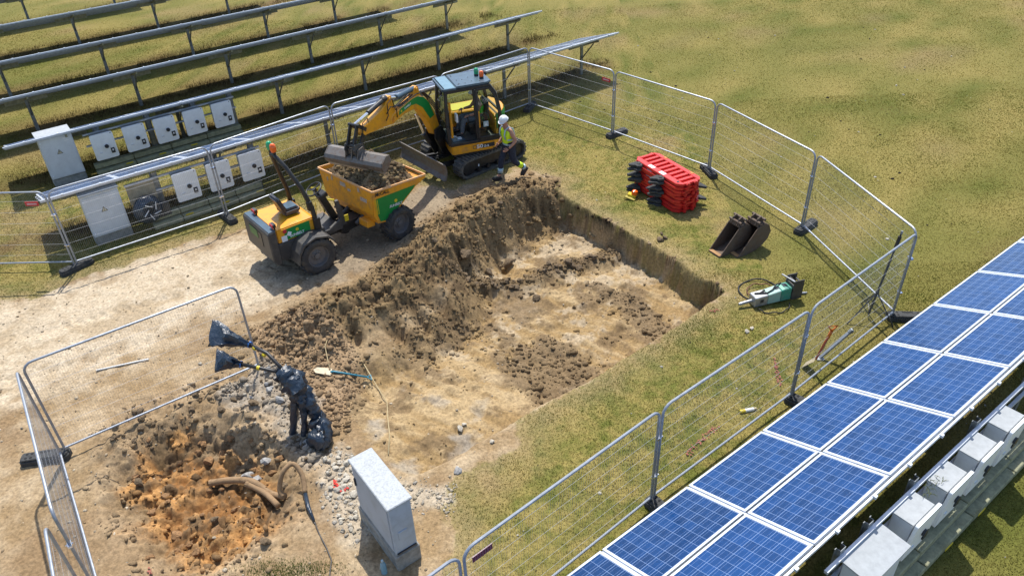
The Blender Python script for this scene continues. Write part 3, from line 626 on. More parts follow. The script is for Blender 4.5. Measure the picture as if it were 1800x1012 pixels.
def module_mesh():
    b = MB()
    t = .036; h = .04
    for c, d in (((PW/2, t/2, 0), (PW, t, h)), ((PW/2, PH-t/2, 0), (PW, t, h)), ((t/2, PH/2, 0), (t, PH-2*t, h)), ((PW-t/2, PH/2, 0), (t, PH-2*t, h))): b.box(c, d)
    o = b.build('solar_panel', ALU, None); g = MB().box((PW/2, PH/2, .006), (PW-2*t, PH-2*t, .012)).build('panel_glass', CELLS, None)
    return o.data, g.data, o, g
_pm, _gm, _po, _go = module_mesh(); bpy.data.objects.remove(_po); bpy.data.objects.remove(_go)
# a module's own frame: X along the row, Y up the slope (towards the camera side), Z the glass normal
def tbl_matrix(u, w, z, TILT=TILT):
    X = Vector((Uv[0], Uv[1], 0)); Y = Vector((Wv[0]*math.cos(TILT), Wv[1]*math.cos(TILT), math.sin(TILT)))
    if X.cross(Y).z < 0: X = -X
    Z = X.cross(Y); P = UW(u, w, z)
    return Matrix(((X.x, Y.x, Z.x, P.x), (X.y, Y.y, Z.y, P.y), (X.z, Y.z, Z.z, P.z), (0, 0, 0, 1))), X
def table(name_label, uc, u0, ncol, wc, zl, posts, cat='solar array', cable=False, pitch=1.67, TILT=R_(18.0)):
    """uc: where the strips between modules fall; rows of two modules, low edge far from the camera"""
    wl = wc-1.01*math.cos(TILT)
    root = thing('solar_array', UW(u0, wc, 0), 0, name_label, cat, 'rows of solar tables on posts')
    M0, X = tbl_matrix(0, wl, zl, TILT); sgn = 1 if X.dot(Vector((Uv[0], Uv[1], 0))) > 0 else -1
    inv = ROOTM[root].inverted()
    for k in range(ncol):
        for s in range(2):
            u = u0+k*pitch; uu = u if sgn > 0 else u+PW
            off = s*(PH+.035)
            M = inv @ tbl_matrix(uu, wl, zl, TILT)[0] @ Matrix.Translation((0, off, 0))
            o = bpy.data.objects.new('solar_panel', _pm); col.objects.link(o); o.parent = root; o.matrix_local = M
            g = bpy.data.objects.new('panel_glass', _gm); col.objects.link(g); g.parent = o
    L = ncol*pitch
    def P(u, s, dz=0):   # point at slope distance s, dz below the glass
        return UW(u, wl+s*math.cos(TILT)+dz*math.sin(TILT), zl+s*math.sin(TILT)-dz*math.cos(TILT))
    for k in range(1, ncol):
        MB().beam(P(u0+k*pitch-(pitch-PW)/2, .01, .012), P(u0+k*pitch-(pitch-PW)/2, 2.005, .012), pitch-PW-.002 if pitch > 1.67 else .018, .02).build('joint_strip', ALU, root)
    for s in (.25, .78, 1.27, 1.80):
        MB().beam(P(u0-.05, s, .05), P(u0+L+.05, s, .05), .045, .05, (0, 0, 1)).build('purlin', GALV, root)
    MB().beam(P(u0-.06, 2.055, .015), P(u0+L+.06, 2.055, .015), .03, .05).build('edge_rail', ALU, root)
    c0 = MB(Tz(P(u0+.42, 2.085, 0), AZ)).box((0, 0, 0), (.05, .05, .045)).build('edge_clamp', ALU, root)
    for k in range(1, ncol*2):
        c = c0.copy(); col.objects.link(c); c.parent = root; c.location = inv.to_3x3() @ (UW(u0+.42+k*.835, 0)-UW(u0+.42, 0))
    for pu in posts:
        q = P(pu, 1.01, .14); mb = MB(Tz((q.x, q.y, 0), AZ))
        for c, d in (((0, 0, q.z/2-.1), (.10, .008, q.z+.2)), ((-.05, .022, q.z/2-.1), (.008, .05, q.z+.2)), ((.05, .022, q.z/2-.1), (.008, .05, q.z+.2))): mb.box(c, d)
        mb.build('post', GALVD, root)
        MB().beam(P(pu, .15, .11), P(pu, 1.90, .11), .05, .07).build('rafter', BEAM, root)
        MB().beam(P(pu, 1.62, .16), UW(pu, wc+.02, q.z*.52), .035, .035).build('brace', GALVD, root)
        MB().beam(P(pu-.62, 1.0, .12), P(pu+.62, 1.0, .12), .03, .17, (0, 0, 1)).build('head_plate', BEAM, root)
    if cable:
        pts = [P(u0+.2+i*.55, 1.55, .02) + Vector((0, 0, .06+.02*math.sin(i*1.9)-.05)) for i in range(int(L/.55))]
        MB().tube(pts, .028, 6).build('cable', BLACKP, root, smooth=True)
    return root
table('solar table row nearest the excavator, seen edge on, passing behind the mesh fence', 0, .85, 11, -20.1, .90, [1.9, 5.1, 8.4, 11.7, 14.95, 18.45])
table('second row of solar tables behind the excavator, its right end over the open lawn', 0, .75, 11, -24.15, .90, [2.2, 5.4, 8.66, 11.83, 14.95, 18.23])
table('third row of solar tables from the dig, running behind the second row', 0, -1.6, 12, -28.3, .90, [-1.3, 1.96, 5.25, 8.52, 11.76, 14.87, 18.12])
table('fourth row of solar tables from the dig, cut by the top of the picture', 0, -2.3, 12, -32.6, .90, [-1.4, 1.86, 5.26, 8.57, 11.8, 15.01])
table('fifth row of solar tables, with a thick black cable lying along it', 0, -1.0, 9, -37.9, .90, [2.2, 5.41, 8.77, 12.08], cable=True)
table('sixth and farthest row of solar tables, at the top left corner', 0, 1.3, 5, -43.4, .90, [4.42, 8.34])
SU = 6.19-1.67*4+.01
table('blue solar table in the foreground, its glass and cell lines in full view', 0, SU-.0, 14, -4.41+1.01*math.cos(TILT), .907, [SU+2.1+3.25*i for i in range(7)], pitch=1.685, TILT=TILT)

# ------------------------------------------------------------------ inverter racks, inverters and cabinets
def rack(label, u0, u1, w, posts, wt, ut0, ut1):
    r = thing('inverter_rack', UW(u0, w, 0), AZ, label, 'rack', 'steel racks carrying inverters')
    for z in (.86, 1.20):
        MB().beam(UW(u0, w, z), UW(u1, w, z), .05, .045).build('rail', ALU, r)
    for pu in posts:
        q = UW(pu, w-.06); mb = MB(Tz((q.x, q.y, 0), AZ))
        pts = [(-.09, .03), (-.055, .03), (-.05, -.03), (.05, -.03), (.055, .03), (.09, .03), (.09, .022), (.063, .022), (.058, -.038), (-.058, -.038), (-.063, .022), (-.09, .022)]
        mb.prism(pts, -.2, 1.32, 'z').build('post', GALVD, r)
    t = thing('cable_trough', UW(ut0, wt, 0), AZ, None, 'cable trough', 'cable troughs below the inverters')
    n = 4
    for z, w2 in ((.10, .0), (.27, -.13)):
        for k in range(n):
            a = ut0+(ut1-ut0)*k/n+.01; b = ut0+(ut1-ut0)*(k+1)/n-.01
            MB().beam(UW(a, wt+w2, z), UW(b, wt+w2, z), .19, .14).build('trough_section', TROUGH, t, bevel=.012)
    for k in range(3):
        MB().beam(UW(ut0+.8+k*.95, wt+.125, .19), UW(ut0+1.0+k*.95, wt+.125, .19), .01, .035).build('yellow_label', YELLOW, t)
    return r, t
def inverter(u, w, label, lid=True):
    """u: left edge of the door, w: plane of the door"""
    M = Tz(UW(u, w, 0), AZ)      # local x along the row, local -y towards the camera
    r = thing('inverter', UW(u, w, 0), AZ, label, 'inverter', 'white inverter boxes on the racks')
    MB(M).box((.31, .20, .87), (.50, .28, .60)).build('housing', CABG, r, bevel=.01)
    MB(M).box((.31, .20, 1.182), (.54, .30, .022)).build('lid', LIDG, r, bevel=.004)
    d = MB(M); tw = Matrix.Rotation(R_(5), 3, 'X')
    pr = []
    for cx, cz, a0 in ((.57, 1.21, 0), (.05, 1.21, 90), (.05, .53, 180), (.57, .53, 270)):
        for k in range(4):
            a = R_(a0+30*k); pr.append((cx+.045*math.cos(a), cz+.045*math.sin(a)))
    V = [(x, -.0+(z-.87)*-.06, z) for x, z in pr]; V2 = [(x, .045+(z-.87)*-.06, z) for x, z in pr]; k = len(pr)
    d.add(V+V2, [tuple(range(k)), tuple(range(2*k-1, k-1, -1))]+[(i, i+k, (i+1) % k+k, (i+1) % k) for i in range(k)])
    do = d.build('door', CABW, r)
    MB(M).cyl((.36, -.004, .86), (.36, -.04, .862), .055, 14).build('rotary_switch', BLACKL, r)
    MB(M).box((.49, .003, .70), (.10, .02, .15)).build('black_label', BLACKL, r)
    MB(M).box((.49, -.009, .715), (.04, .004, .05)).build('label_mark', WHITEP, r)
    MB(M).box((.17, .006, .70), (.07, .018, .022)).build('small_print', CABG, r)
    MB(M).box((.56, -.016, 1.215), (.03, .012, .02)).build('latch', BLACKL, r)
    MB(M).box((.09, .09, .93), (.012, .05, .30)).build('vent_grille', BLACKL, r)
    return r
def cabinet(u, w, label, tall=1.36, front=False):
    M = Tz(UW(u, w, 0), AZ); r = thing('cabinet', UW(u, w, 0), AZ, label, 'cabinet', 'grey electrical cabinets with warning triangles')
    MB(M).box((.44, .19, .10), (.86, .32, .24)).build('base', PLINTH, r, bevel=.01)
    MB(M).box((.44, .17, (.24+tall)/2), (.86, .34, tall-.24)).build('housing', CABG, r, bevel=.008)
    MB(M).prism([(-.06, tall-.005), (.39, tall+.035), (.39, tall+.06), (-.06, tall+.02)], -.01, .89, 'x').build('lid', LIDG, r, bevel=.003)
    MB(M).box((.44, -.008, (.24+tall)/2-.02), (.80, .012, tall-.36)).build('door', CABG, r, bevel=.004)
    c = (.43, -.016, tall*.66)
    MB(M).prism([(c[0]-.075, c[2]-.055), (c[0]+.075, c[2]-.055), (c[0], c[2]+.075)], -.018, -.0145, 'y').build('warning_triangle', BLACKL, r)
    MB(M).prism([(c[0]-.055, c[2]-.044), (c[0]+.055, c[2]-.044), (c[0], c[2]+.052)], -.020, -.0182, 'y').build('warning_face', mat('pale_warning', (.66, .60, .42), .5), r)
    MB(M).prism([(c[0]+.012, c[2]+.038), (c[0]-.018, c[2]-.005), (c[0]-.002, c[2]-.005), (c[0]-.012, c[2]-.04), (c[0]+.018, c[2]+.004), (c[0]+.002, c[2]+.004)], -.0215, -.0202, 'y').build('warning_bolt', BLACKL, r)
    MB(M).box((.70, -.016, tall-.16), (.15, .004, .045)).build('name_plate', WHITEP, r)
    MB(M).box((.70, -.016, tall-.23), (.13, .004, .03)).build('small_print', WHITEP, r)
    for z in (.34, tall-.16): MB(M).box((.05, -.02, z), (.03, .02, .03)).build('hinge', CABW, r)
    MB(M).box((.03, .0, tall*.55), (.025, .05, .10)).build('handle', ALU, r)
    return r
# rack of the first row (behind the fence)
_, t = rack('lower steel rack behind the mesh fence, holding three inverters', 2.75, 6.1, -19.33, [3.35, 4.75, 5.9], -18.98, 2.9, 5.85)
tag(t, 'olive green cable trough on the grass below the three inverters behind the fence')
for u, lab in ((3.66, 'white inverter on the lower rack, leftmost of the three beside the blue coil'), (4.52, 'white inverter on the lower rack, the middle one crossed by a fence joint'), (5.39, 'white inverter on the lower rack, rightmost one nearest the dumper')): inverter(u, -19.0, lab)
cabinet(1.56, -19.1, 'grey cabinet with warning triangle standing right behind the mesh fence')
# rack of the second row
_, t = rack('upper steel rack in the aisle between solar rows, holding five inverters', 2.6, 7.0, -23.5, [3.0, 4.4, 5.75, 6.9], -23.3, 2.6, 6.98)
tag(t, 'olive green cable trough below the row of five inverters')
for k, lab in enumerate(('leftmost of the five inverters on the upper rack, next to the cabinet', 'second from left of the five inverters on the upper rack', 'middle one of the five inverters on the upper rack', 'fourth from left of the five inverters on the upper rack', 'rightmost and highest in the picture of the five inverters on the upper rack')):
    inverter(2.70+.865*k, -23.15, 'white '+lab)
cabinet(1.47, -23.35, 'tall grey cabinet beside the row of five inverters, its foot hidden by the solar table', 1.48)
# rack of the foreground row
_, t = rack('steel rack below the high edge of the foreground solar table', 6.3, 12.6, -2.30, [6.67, 7.30, 8.40, 10.13, 11.9], -1.86, 6.9, 12.2)
tag(t, 'olive green cable trough in the foreground at the right edge')
for k, lab in enumerate(('foreground inverter next to the big lidded cabinet, seen from above', 'foreground inverter with a plant sprig lying on it, second from the big cabinet', 'foreground inverter third from the big cabinet, seen from above', 'foreground inverter nearest the right edge of the picture')):
    inverter(7.73+.865*k, -1.94, lab)
cabinet(6.62, -1.92, 'big lidded cabinet at the bottom right corner, first of the foreground boxes', 1.12)
sp = thing('plant_sprig', UW(8.55, -2.2, 1.2), 0, 'dry plant sprig lying on the foreground inverters', 'plant sprig')
b = MB()
for k in range(26):
    p0 = UW(8.35+.5*random.random(), -2.1-.15*random.random(), 1.19+.03*random.random()); d = Vector((random.uniform(-.1, .1), random.uniform(-.1, .1), random.uniform(0, .05))); b.tube([p0, p0+d*.5+Vector((0, 0, .02)), p0+d], [.004, .004, .001], 4)
b.build('stems', mat('dry_plant', (.10, .12, .03), .9), sp)
# beige board and the bagged coil beside the lower rack
MBb = MB(Tz(UW(2.62, -19.3, 0), AZ))
o = thing('back_board', UW(2.62, -19.3, 0), AZ, 'beige board on the lower rack where an inverter is missing', 'board')
MBb.box((.33, .0, .93), (.66, .025, .50)).build('board', PLY, o); MB(Tz(UW(2.62, -19.3, 0), AZ)).box((.33, -.03, 1.22), (.70, .05, .05)).build('rail', ALU, o)
o = thing('cable_coil', UW(2.85, -18.95, 0), AZ, 'dark blue bagged cable coil standing behind the fence beside the cabinet', 'cable coil')
b = MB(Tz(UW(2.9, -18.95, 0), AZ+.3)); b.lathe([(.10, -.14), (.24, -.17), (.34, -.10), (.37, 0), (.34, .10), (.24, .17), (.10, .14), (.10, -.14)], (0, 0, .62), 'y', 20)
b.build('coil', BLUEBAG, o, smooth=True)
b = MB(Tz(UW(2.9, -18.95, 0), AZ+.3))
for k in range(5): a = k*1.25; b.beam((.1*math.cos(a), -.20, .62+.1*math.sin(a)), (.24*math.cos(a+.9), -.20, .62+.24*math.sin(a+.9)), .02, .015)
b.build('tie', WHITEP, o)
MB(Tz(UW(3.25, -19.05, 0), AZ)).box((0, 0, .45), (.35, .12, .35)).build('junction_box', DGREY, o, bevel=.01)

# ------------------------------------------------------------------ mesh fence
JT = dict(a=(-10.21, 15.29), b=(-7.26, 17.41), c=(-4.71, 19.82), d=(-1.85, 21.81), e=(.84, 24.06), f=(3.23, 21.52), g=(5.51, 18.84), h=(6.95, 15.56), i=(7.60, 12.07), j=(4.84, 9.86), k=(2.01, 7.72), l=(-.72, 5.50))
def panel_meshes(L=3.45, H=2.0, left=None):
    r = .16; z0, z1 = .17, H; x0, x1 = 0, L; R = .021
    pts = [(x0, 0, .03), (x0, 0, z1-r)]+[(x0+r-r*math.cos(R_(a)), 0, z1-r+r*math.sin(R_(a))) for a in (22, 45, 68, 90)]
    pts += [(x1-r+r*math.sin(R_(a)), 0, z1-r+r*math.cos(R_(a))) for a in (0, 22, 45, 68, 90)]+[(x1, 0, .03)]
    f = MB().tube(pts, R, 8); f.tube([(x0, 0, z0), (x1, 0, z0)], R*.95, 8); fo = f.build('frame', GALV, None, smooth=True)
    w = MB(); n = 88
    for k in range(1, n): x = x0+(x1-x0)*k/n; w.tube([(x, 0, z0), (x, 0, z1-(0 if r < x < x1-r else .05))], .0012, 3, cap=False)
    for z in (.38, .66, .94, 1.22, 1.50, 1.78):
        w.tube([(x0, -.006, z), (x1, -.006, z)], .0023, 3, cap=False)
    wo = w.build('mesh_wires', WIRE, None); wo['kind'] = 'stuff'
    return fo, wo
_pf, _pw = panel_meshes()
pf_d, pw_d = _pf.data, _pw.data; bpy.data.objects.remove(_pf); bpy.data.objects.remove(_pw)
def fence(p, q, label, plate=None, clip=True, lean=0.0):
    p = Vector((*p, 0)); q = Vector((*q, 0)); d = q-p; yaw = math.atan2(d.y, d.x); L = d.length; s = (L-.07)/3.45
    st = p+d.normalized()*.035; z = .02
    r = thing('mesh_fence', (st.x, st.y, z), yaw, label, 'fence panel', 'temporary mesh fence panels round the dig')
    for nm, dt in (('frame', pf_d), ('mesh_wires', pw_d)):
        o = bpy.data.objects.new(nm, dt); col.objects.link(o); o.parent = r; o.scale = (s, 1, 1)
        if nm == 'mesh_wires': o['kind'] = 'stuff'
    M = ROOTM[r]
    if clip:
        for z_ in (.62, 1.42):
            b = MB(M); b.box((L-.045, 0, z_), (.115, .055, .04)); b.cyl((L-.045, -.045, z_), (L-.045, .045, z_), .013, 8); b.build('coupler', CHROME, r, bevel=.004)
    if plate:
        x, z_, mt = plate; MB(M).box((x, -.02, z_), (.30, .012, .10)).build('name_plate', mt, r)
        MB(M).box((x, -.028, z_), (.22, .004, .03)).build('plate_print', mat('plate_print', (.62, .42, .46), .5), r)
    return r
J_ = JT
ai = Vector((*J_['a'], 0))
fence((J_['a'][0]-3.42, J_['a'][1]-.62+.75), J_['a'], 'fence panel at the left edge, running out of the picture beside the pale track', (3.0, 1.72, REDPLATE))
fence(J_['a'], J_['b'], 'fence panel in front of the grey cabinet and the blue coil')
fence(J_['b'], J_['c'], 'fence panel behind the yellow dumper seat and the rightmost lower inverter')
fence(J_['c'], J_['d'], 'fence panel behind the raised excavator arm')
fence(J_['d'], J_['e'], 'fence panel behind the excavator cab roof', clip=True)
fence(J_['e'], J_['f'], 'fence panel at the far corner, crossing the end of the nearest solar row', (3.15, 1.68, REDPLATE))
fence(J_['f'], J_['g'], 'fence panel behind the stack of red barriers')
fence(J_['g'], J_['h'], 'fence panel on the lawn behind the two digging buckets')
fence(J_['h'], J_['i'], 'fence panel on the right, meeting the sharp corner near the solar table')
fence(J_['i'], J_['j'], 'fence panel along the solar table, with the black tripod behind it')
fence(J_['j'], J_['k'], 'fence panel along the solar table, in front of the spray can')
fence(J_['k'], J_['l'], 'fence panel along the solar table carrying a plum coloured plate', (3.17, 1.70, PURPLE))
fence(J_['l'], (-3.42, 3.25), 'fence panel cut off by the bottom edge of the picture')
fence((-7.72, 9.25), (-4.87, 11.28), 'lone fence panel standing on bare soil behind the near hole', clip=False)
fence((-7.74, 9.20), (-5.80, 6.30), 'fence panel seen almost from its end at the left of the near hole')
fence((-5.86, 6.20), (-4.0, 3.2), 'fence panel at the bottom left corner, only its near post and top in view')
def foot(x, y, yaw, label):
    M = Tz((x, y, hz(x, y)), yaw); r = thing('ballast_block', (x, y, hz(x, y)), yaw, label, 'fence foot', 'black fence feet under the panel joints')
    b = MB(M); s = .115
    pl = [(-.36, -s), (.36, -s), (.39, -.07), (.39, .07), (.36, s), (-.36, s), (-.39, .07), (-.39, -.07)]
    b.prism(pl, -.02, .10, 'z'); b.prism([(x_*.96, y_*.86) for x_, y_ in pl], .10, .135, 'z'); b.build('block', FOOT, r, bevel=.012)
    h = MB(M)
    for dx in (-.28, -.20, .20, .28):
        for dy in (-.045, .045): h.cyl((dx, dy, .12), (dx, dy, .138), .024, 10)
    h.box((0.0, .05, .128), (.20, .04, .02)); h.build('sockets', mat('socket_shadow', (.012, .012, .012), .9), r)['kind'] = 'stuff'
    return r
for k, dx, yaw, lab in (('a', 0, .9, 'black fence foot at the left joint, half in the grass'), ('b', 0, 2.3, 'black fence foot under the joint behind the dumper'), ('c', 0, 2.3, 'black fence foot behind the raised bucket'),
        ('d', 0, 2.3, 'black fence foot behind the excavator cab'), ('e', 0, 1.2, 'black fence foot in the shade at the far corner'), ('f', .18, .62, 'grey fence foot on the lawn left of the red barriers'),
        ('g', 0, 1.75, 'black fence foot right beside the red barriers'), ('h', .18, .70, 'grey fence foot with its sockets in view, behind the buckets'), ('i', .28, -.12, 'grey fence foot at the sharp corner against the solar table'),
        ('j', -.30, 2.4, 'black fence foot under the joint beside the orange shovel'), ('k', -.30, 2.2, 'black fence foot at the solar table, next to the plum plate panel'), ('l', 0, 2.2, 'black fence foot below the bottom edge joint')):
    foot(J_[k][0]+dx*math.cos(yaw), J_[k][1]+dx*math.sin(yaw), yaw, lab)
foot(-8.02, 9.20, .17, 'long dark fence foot on the bare soil at the left of the hole')

# ------------------------------------------------------------------ wheels and people
RIM = mat('rim_grey', (.12, .115, .115), .5, 0, .2, 9, dirt=(.17, .15, .12))
def wheel(parent, c, M, r=.48, w=.40, side=-1, n=18):
    """axle along local y; side: which way the dish faces"""
    C_ = M @ Matrix.Translation(Vector(c)); t = MB(C_); h = w/2
    t.lathe([(r*.56, -h*.78), (r*.72, -h*.98), (r*.88, -h), (r*.955, -h*.88), (r*.97, -h*.4), (r*.975, 0), (r*.97, h*.4), (r*.955, h*.88), (r*.88, h), (r*.72, h*.98), (r*.56, h*.78)], (0, 0, 0), 'y', 36)
    for k in range(n):
        for sg in (-1, 1):
            a = 2*math.pi*(k+(.5 if sg > 0 else 0))/n; P = []
            for (aa, yy, rr) in ((0, 0.02, .965), (.13, 0.02, .965), (.30, 1.0, .94), (.17, 1.0, .94), (0, 0.02, 1.045), (.13, 0.02, 1.045), (.30, 1.02, 1.0), (.17, 1.02, 1.0)):
                P.append((r*rr*math.cos(a+aa), sg*h*yy, r*rr*math.sin(a+aa)))
            t.add(P, [(0, 1, 2, 3), (4, 5, 6, 7), (0, 1, 5, 4), (1, 2, 6, 5), (2, 3, 7, 6), (3, 0, 4, 7)])
    wo = t.build('wheel', TYRE, parent, smooth=True)
    s = side; rm = MB(C_)
    rm.lathe([(r*.57, -h*.80*s*-1), (r*.60, s*h*.80), (r*.55, s*h*.74), (r*.50, s*h*.30), (r*.30, s*h*.22), (r*.26, s*h*.30), (r*.16, s*h*.34), (r*.15, s*h*.52), (0.001, s*h*.54)], (0, 0, 0), 'y', 28)
    for k in range(8): a = k*math.pi/4; rm.cyl((r*.22*math.cos(a), s*h*.28, r*.22*math.sin(a)), (r*.22*math.cos(a), s*h*.40, r*.22*math.sin(a)), .018, 6)
    rm.build('rim', RIM, wo, smooth=True); return wo
def skinned(name, J, E_, material, parent, M, root, sub=2):
    ks = list(J); ix = {k: i for i, k in enumerate(ks)}
    me = bpy.data.meshes.new(name+'_skeleton'); me.from_pydata([J[k][0] for k in ks], [(ix[a], ix[b]) for a, b in E_], [])
    t = bpy.data.objects.new(name+'_t', me); col.objects.link(t)
    t.modifiers.new('Skin', 'SKIN'); 
    for k in ks:
        sv = me.skin_vertices[0].data[ix[k]]; r = J[k][1]; sv.radius = r if isinstance(r, tuple) else (r, r); sv.use_root = (k == root)
    ms = t.modifiers.new('Sub', 'SUBSURF'); ms.levels = sub; ms.render_levels = sub
    dg = bpy.context.evaluated_depsgraph_get(); dg.update(); out = bpy.data.meshes.new_from_object(t.evaluated_get(dg))
    bpy.data.objects.remove(t)
    p = parent
    while p not in ROOTM: p = p.parent
    out.transform(ROOTM[p].inverted() @ M); out.materials.clear(); out.materials.append(material)
    out.polygons.foreach_set('use_smooth', [True]*len(out.polygons)); out.name = name
    o = bpy.data.objects.new(name, out); col.objects.link(o); o.parent = parent; return o
def hand(parent, M, wrist, d, curl, side):
    d = Vector(d).normalized(); up = Vector(curl).normalized(); x = d.cross(up).normalized()*side
    w = Vector(wrist); b = MB(M); b.blob(w+d*.05, (.045, .045, .03), 8)
    for k, (o, L) in enumerate(((-.030, .070), (-.010, .080), (.010, .076), (.030, .060))):
        a = w+d*.08+x*o; b.tube([w+d*.05+x*o*.7, a, a+d*L*.5+up*L*.15, a+d*L*.7+up*L*.55], [.011, .010, .009, .007], 6)
    b.tube([w+d*.025-x*.03, w+d*.055-x*.06+up*.01, w+d*.09-x*.06+up*.035], [.012, .011, .008], 6)
    return b.build('hand', SKIN, parent, smooth='all')
def head(parent, M, c, d, helmet, hair=True):
    d = Vector(d).normalized(); yaw = math.atan2(d.y, d.x); pit = math.asin(max(-1, min(1, -d.z)))
    H = M @ Matrix.Translation(Vector(c)) @ Matrix.Rotation(yaw, 4, 'Z') @ Matrix.Rotation(pit, 4, 'Y')
    b = MB(H); b.blob((.098, 0, -.015), (.02, .014, .024), 8); b.blob((.0, .078, -.01), (.018, .012, .03), 8); b.blob((.0, -.078, -.01), (.018, .012, .03), 8); b.build('face_features', SKIN, parent, smooth='all')
    e = MB(H); e.blob((.086, .032, .012), (.012, .014, .009), 8); e.blob((.086, -.032, .012), (.012, .014, .009), 8); e.box((.092, 0, -.055), (.01, .045, .008)); e.build('eyes_and_mouth', HAIR, parent)
    g = MB(H); g.blob((-.03, 0, .0), (.085, .08, .10), 12); g.build('hair', HAIR, parent, smooth='all')
    if helmet:
        k = MB(H); pr = [(.001, .155), (.05, .148), (.09, .125), (.115, .09), (.125, .05), (.128, .03)]
        k.lathe(pr, (0, 0, .01), 'z', 20)
        ring = [(.128*math.cos(a), .118*math.sin(a)) for a in [i*math.pi/10 for i in range(20)]]
        k.prism([(x*1.06+(.035 if x > .05 else 0), y*1.06) for x, y in ring], .038, .048, 'z'); k.tube([(-.11, 0, .09), (-.04, 0, .158), (.04, 0, .160), (.11, 0, .10)], .016, 6)
        k.build('helmet', WHITEP, parent, smooth=True)
    return H

# ------------------------------------------------------------------ excavator
EO = (-.95, 20.40)
ex = thing('excavator', (*EO, 0), R_(199), 'orange mini excavator with green stickers lifting a wide bucket over the dumper', 'excavator')
MH = Tz((*EO, 0), R_(199)); MU = Tz((*EO, 0), R_(219)); MBm = Tz((-1.8, 19.95, 0), R_(243))
# undercarriage
def oblong(L, z0, z1, n=7):
    r = (z1-z0)/2; c = L/2-r; zc = (z0+z1)/2; P = []
    for i in range(n+1): a = -math.pi/2+math.pi*i/n; P.append((c+r*math.cos(a), zc+r*math.sin(a)))
    for i in range(n+1): a = math.pi/2+math.pi*i/n; P.append((-c+r*math.cos(a), zc+r*math.sin(a)))
    return P
for s in (-1, 1):
    ya, yb = s*.60, s*.98; b = MB(MU); out = oblong(2.34, .02, .56); inn = oblong(2.22, .08, .50); k = len(out)
    V = [(x, y, z) for y in (ya, yb) for x, z in out]+[(x, y, z) for y in (ya, yb) for x, z in inn]; F = []
    for i in range(k):
        j = (i+1) % k; F += [(i, j, j+k, i+k), (2*k+i, 3*k+i, 3*k+j, 2*k+j), (i, 2*k+i, 2*k+j, j), (k+i, k+j, 3*k+j, 3*k+i)]
    b.add(V, F); pl = 0; seg = [(out[i], out[(i+1) % k]) for i in range(k)]; step = .105; acc = 0
    for p0, p1 in seg:
        L = math.dist(p0, p1); t = step-acc
        while t < L:
            x = p0[0]+(p1[0]-p0[0])*t/L; z = p0[1]+(p1[1]-p0[1])*t/L; dx, dz = (p1[0]-p0[0])/L, (p1[1]-p0[1])/L
            rot = Matrix(((dx, 0, -dz), (0, 1, 0), (dz, 0, dx)))
            b.box((x+dz*.012, (ya+yb)/2, z-dx*.012), (.045, .37, .045), rot); t += step
        acc = (L-(t-step)) if t-step >= 0 else acc+L
    tr = b.build('track', TRACKR, ex)
    f = MB(MU); f.box((0, s*.79, .30), (1.5, .16, .26))
    for x in (-.85, .85): f.lathe([(.20, -.06), (.215, 0), (.20, .06), (.08, .07), (.001, .07)], (x, s*.86, .29), 'y', 18); f.lathe([(.20, -.06), (.215, 0), (.20, .06)], (x, s*.72, .29), 'y', 18)
    for x in (-.5, -.17, .17, .5): f.cyl((x, s*.66, .14), (x, s*.93, .14), .065, 10)
    f.build('track_frame', BLACKP, ex)
    MB(MU).box((.55, s*.955, .30), (.035, .01, .06)).build('data_plate', WHITEP, ex)
b = MB(MU); b.box((0, 0, .36), (.9, 1.2, .22)); b.box((.45, .35, .33), (.9, .14, .16)); b.box((.45, -.35, .33), (.9, .14, .16)); b.cyl((0, 0, .44), (0, 0, .62), .42, 24); b.build('chassis', BLACKP, ex)
b = MB(MU)
prof = [(1.66, .20), (1.74, .22), (1.66, .34), (1.64, .50), (1.68, .66), (1.655, .67), (1.61, .50), (1.625, .34)]
b.prism(prof, -1.22, .96, 'y'); b.build('dozer_blade', STEELB, ex)
b = MB(MU)
for y in (-.35, .35): b.beam((.8, y, .30), (1.62, y*1.1, .42), .09, .12)
b.beam((.9, 0, .42), (1.62, 0, .50), .08, .08); b.build('blade_arm', BLACKP, ex); MB(MU).cyl((1.1, .05, .42), (1.6, .08, .50), .03, 8).build('blade_cylinder', CHROME, ex)
# house
def plan(r=.93, hw=.98, xf=.88):
    P = [(xf, hw-.06), (xf-.04, hw), (-.28, hw)]
    for i in range(1, 12): a = R_(106+ (254-106)*i/12); P.append((-.02+r*math.cos(a), hw/.96*r*math.sin(a)))
    P += [(-.28, -hw), (.35, -hw), (.55, -.75), (.60, -.22), (xf, -.20)]
    return P
PL = plan()
b = MB(MH); b.prism(PL, .66, .95, 'z'); b.build('house_base', ORANGE, ex, bevel=.02)
b = MB(MH); b.prism([(x*.97, y*.97) for x, y in PL], .60, .665, 'z'); b.build('turntable_skirt', BLACKP, ex)
cwp = [(-.42, .90), (-.42, -.93)]+[(x, y) for x, y in reversed(PL[3:14])]
b = MB(MH); b.prism(cwp, .955, 1.48, 'z'); b.prism([(x*.96+(-.02), y*.95) for x, y in cwp], 1.475, 1.56, 'z'); b.build('engine_cover', ORANGE, ex, bevel=.025)
b = MB(MH)
arc = [(x*1.012, y*1.012) for x, y in PL[3:9]]
b.add([(x, y, 1.16) for x, y in arc]+[(x, y, 1.47) for x, y in arc]+[(x*.975, y*.965, 1.565) for x, y in arc], [(i, i+1, len(arc)+i+1, len(arc)+i) for i in range(len(arc)-1)]+[(len(arc)+i, len(arc)+i+1, 2*len(arc)+i+1, 2*len(arc)+i) for i in range(len(arc)-1)])
b.build('rear_sticker', GREEN, ex)
b = MB(MH); b.prism([(.50, -.22), (.45, -.90), (-.40, -.93), (-.42, -.16)], .955, 1.40, 'z'); b.build('side_cover', ORANGE, ex, bevel=.03)
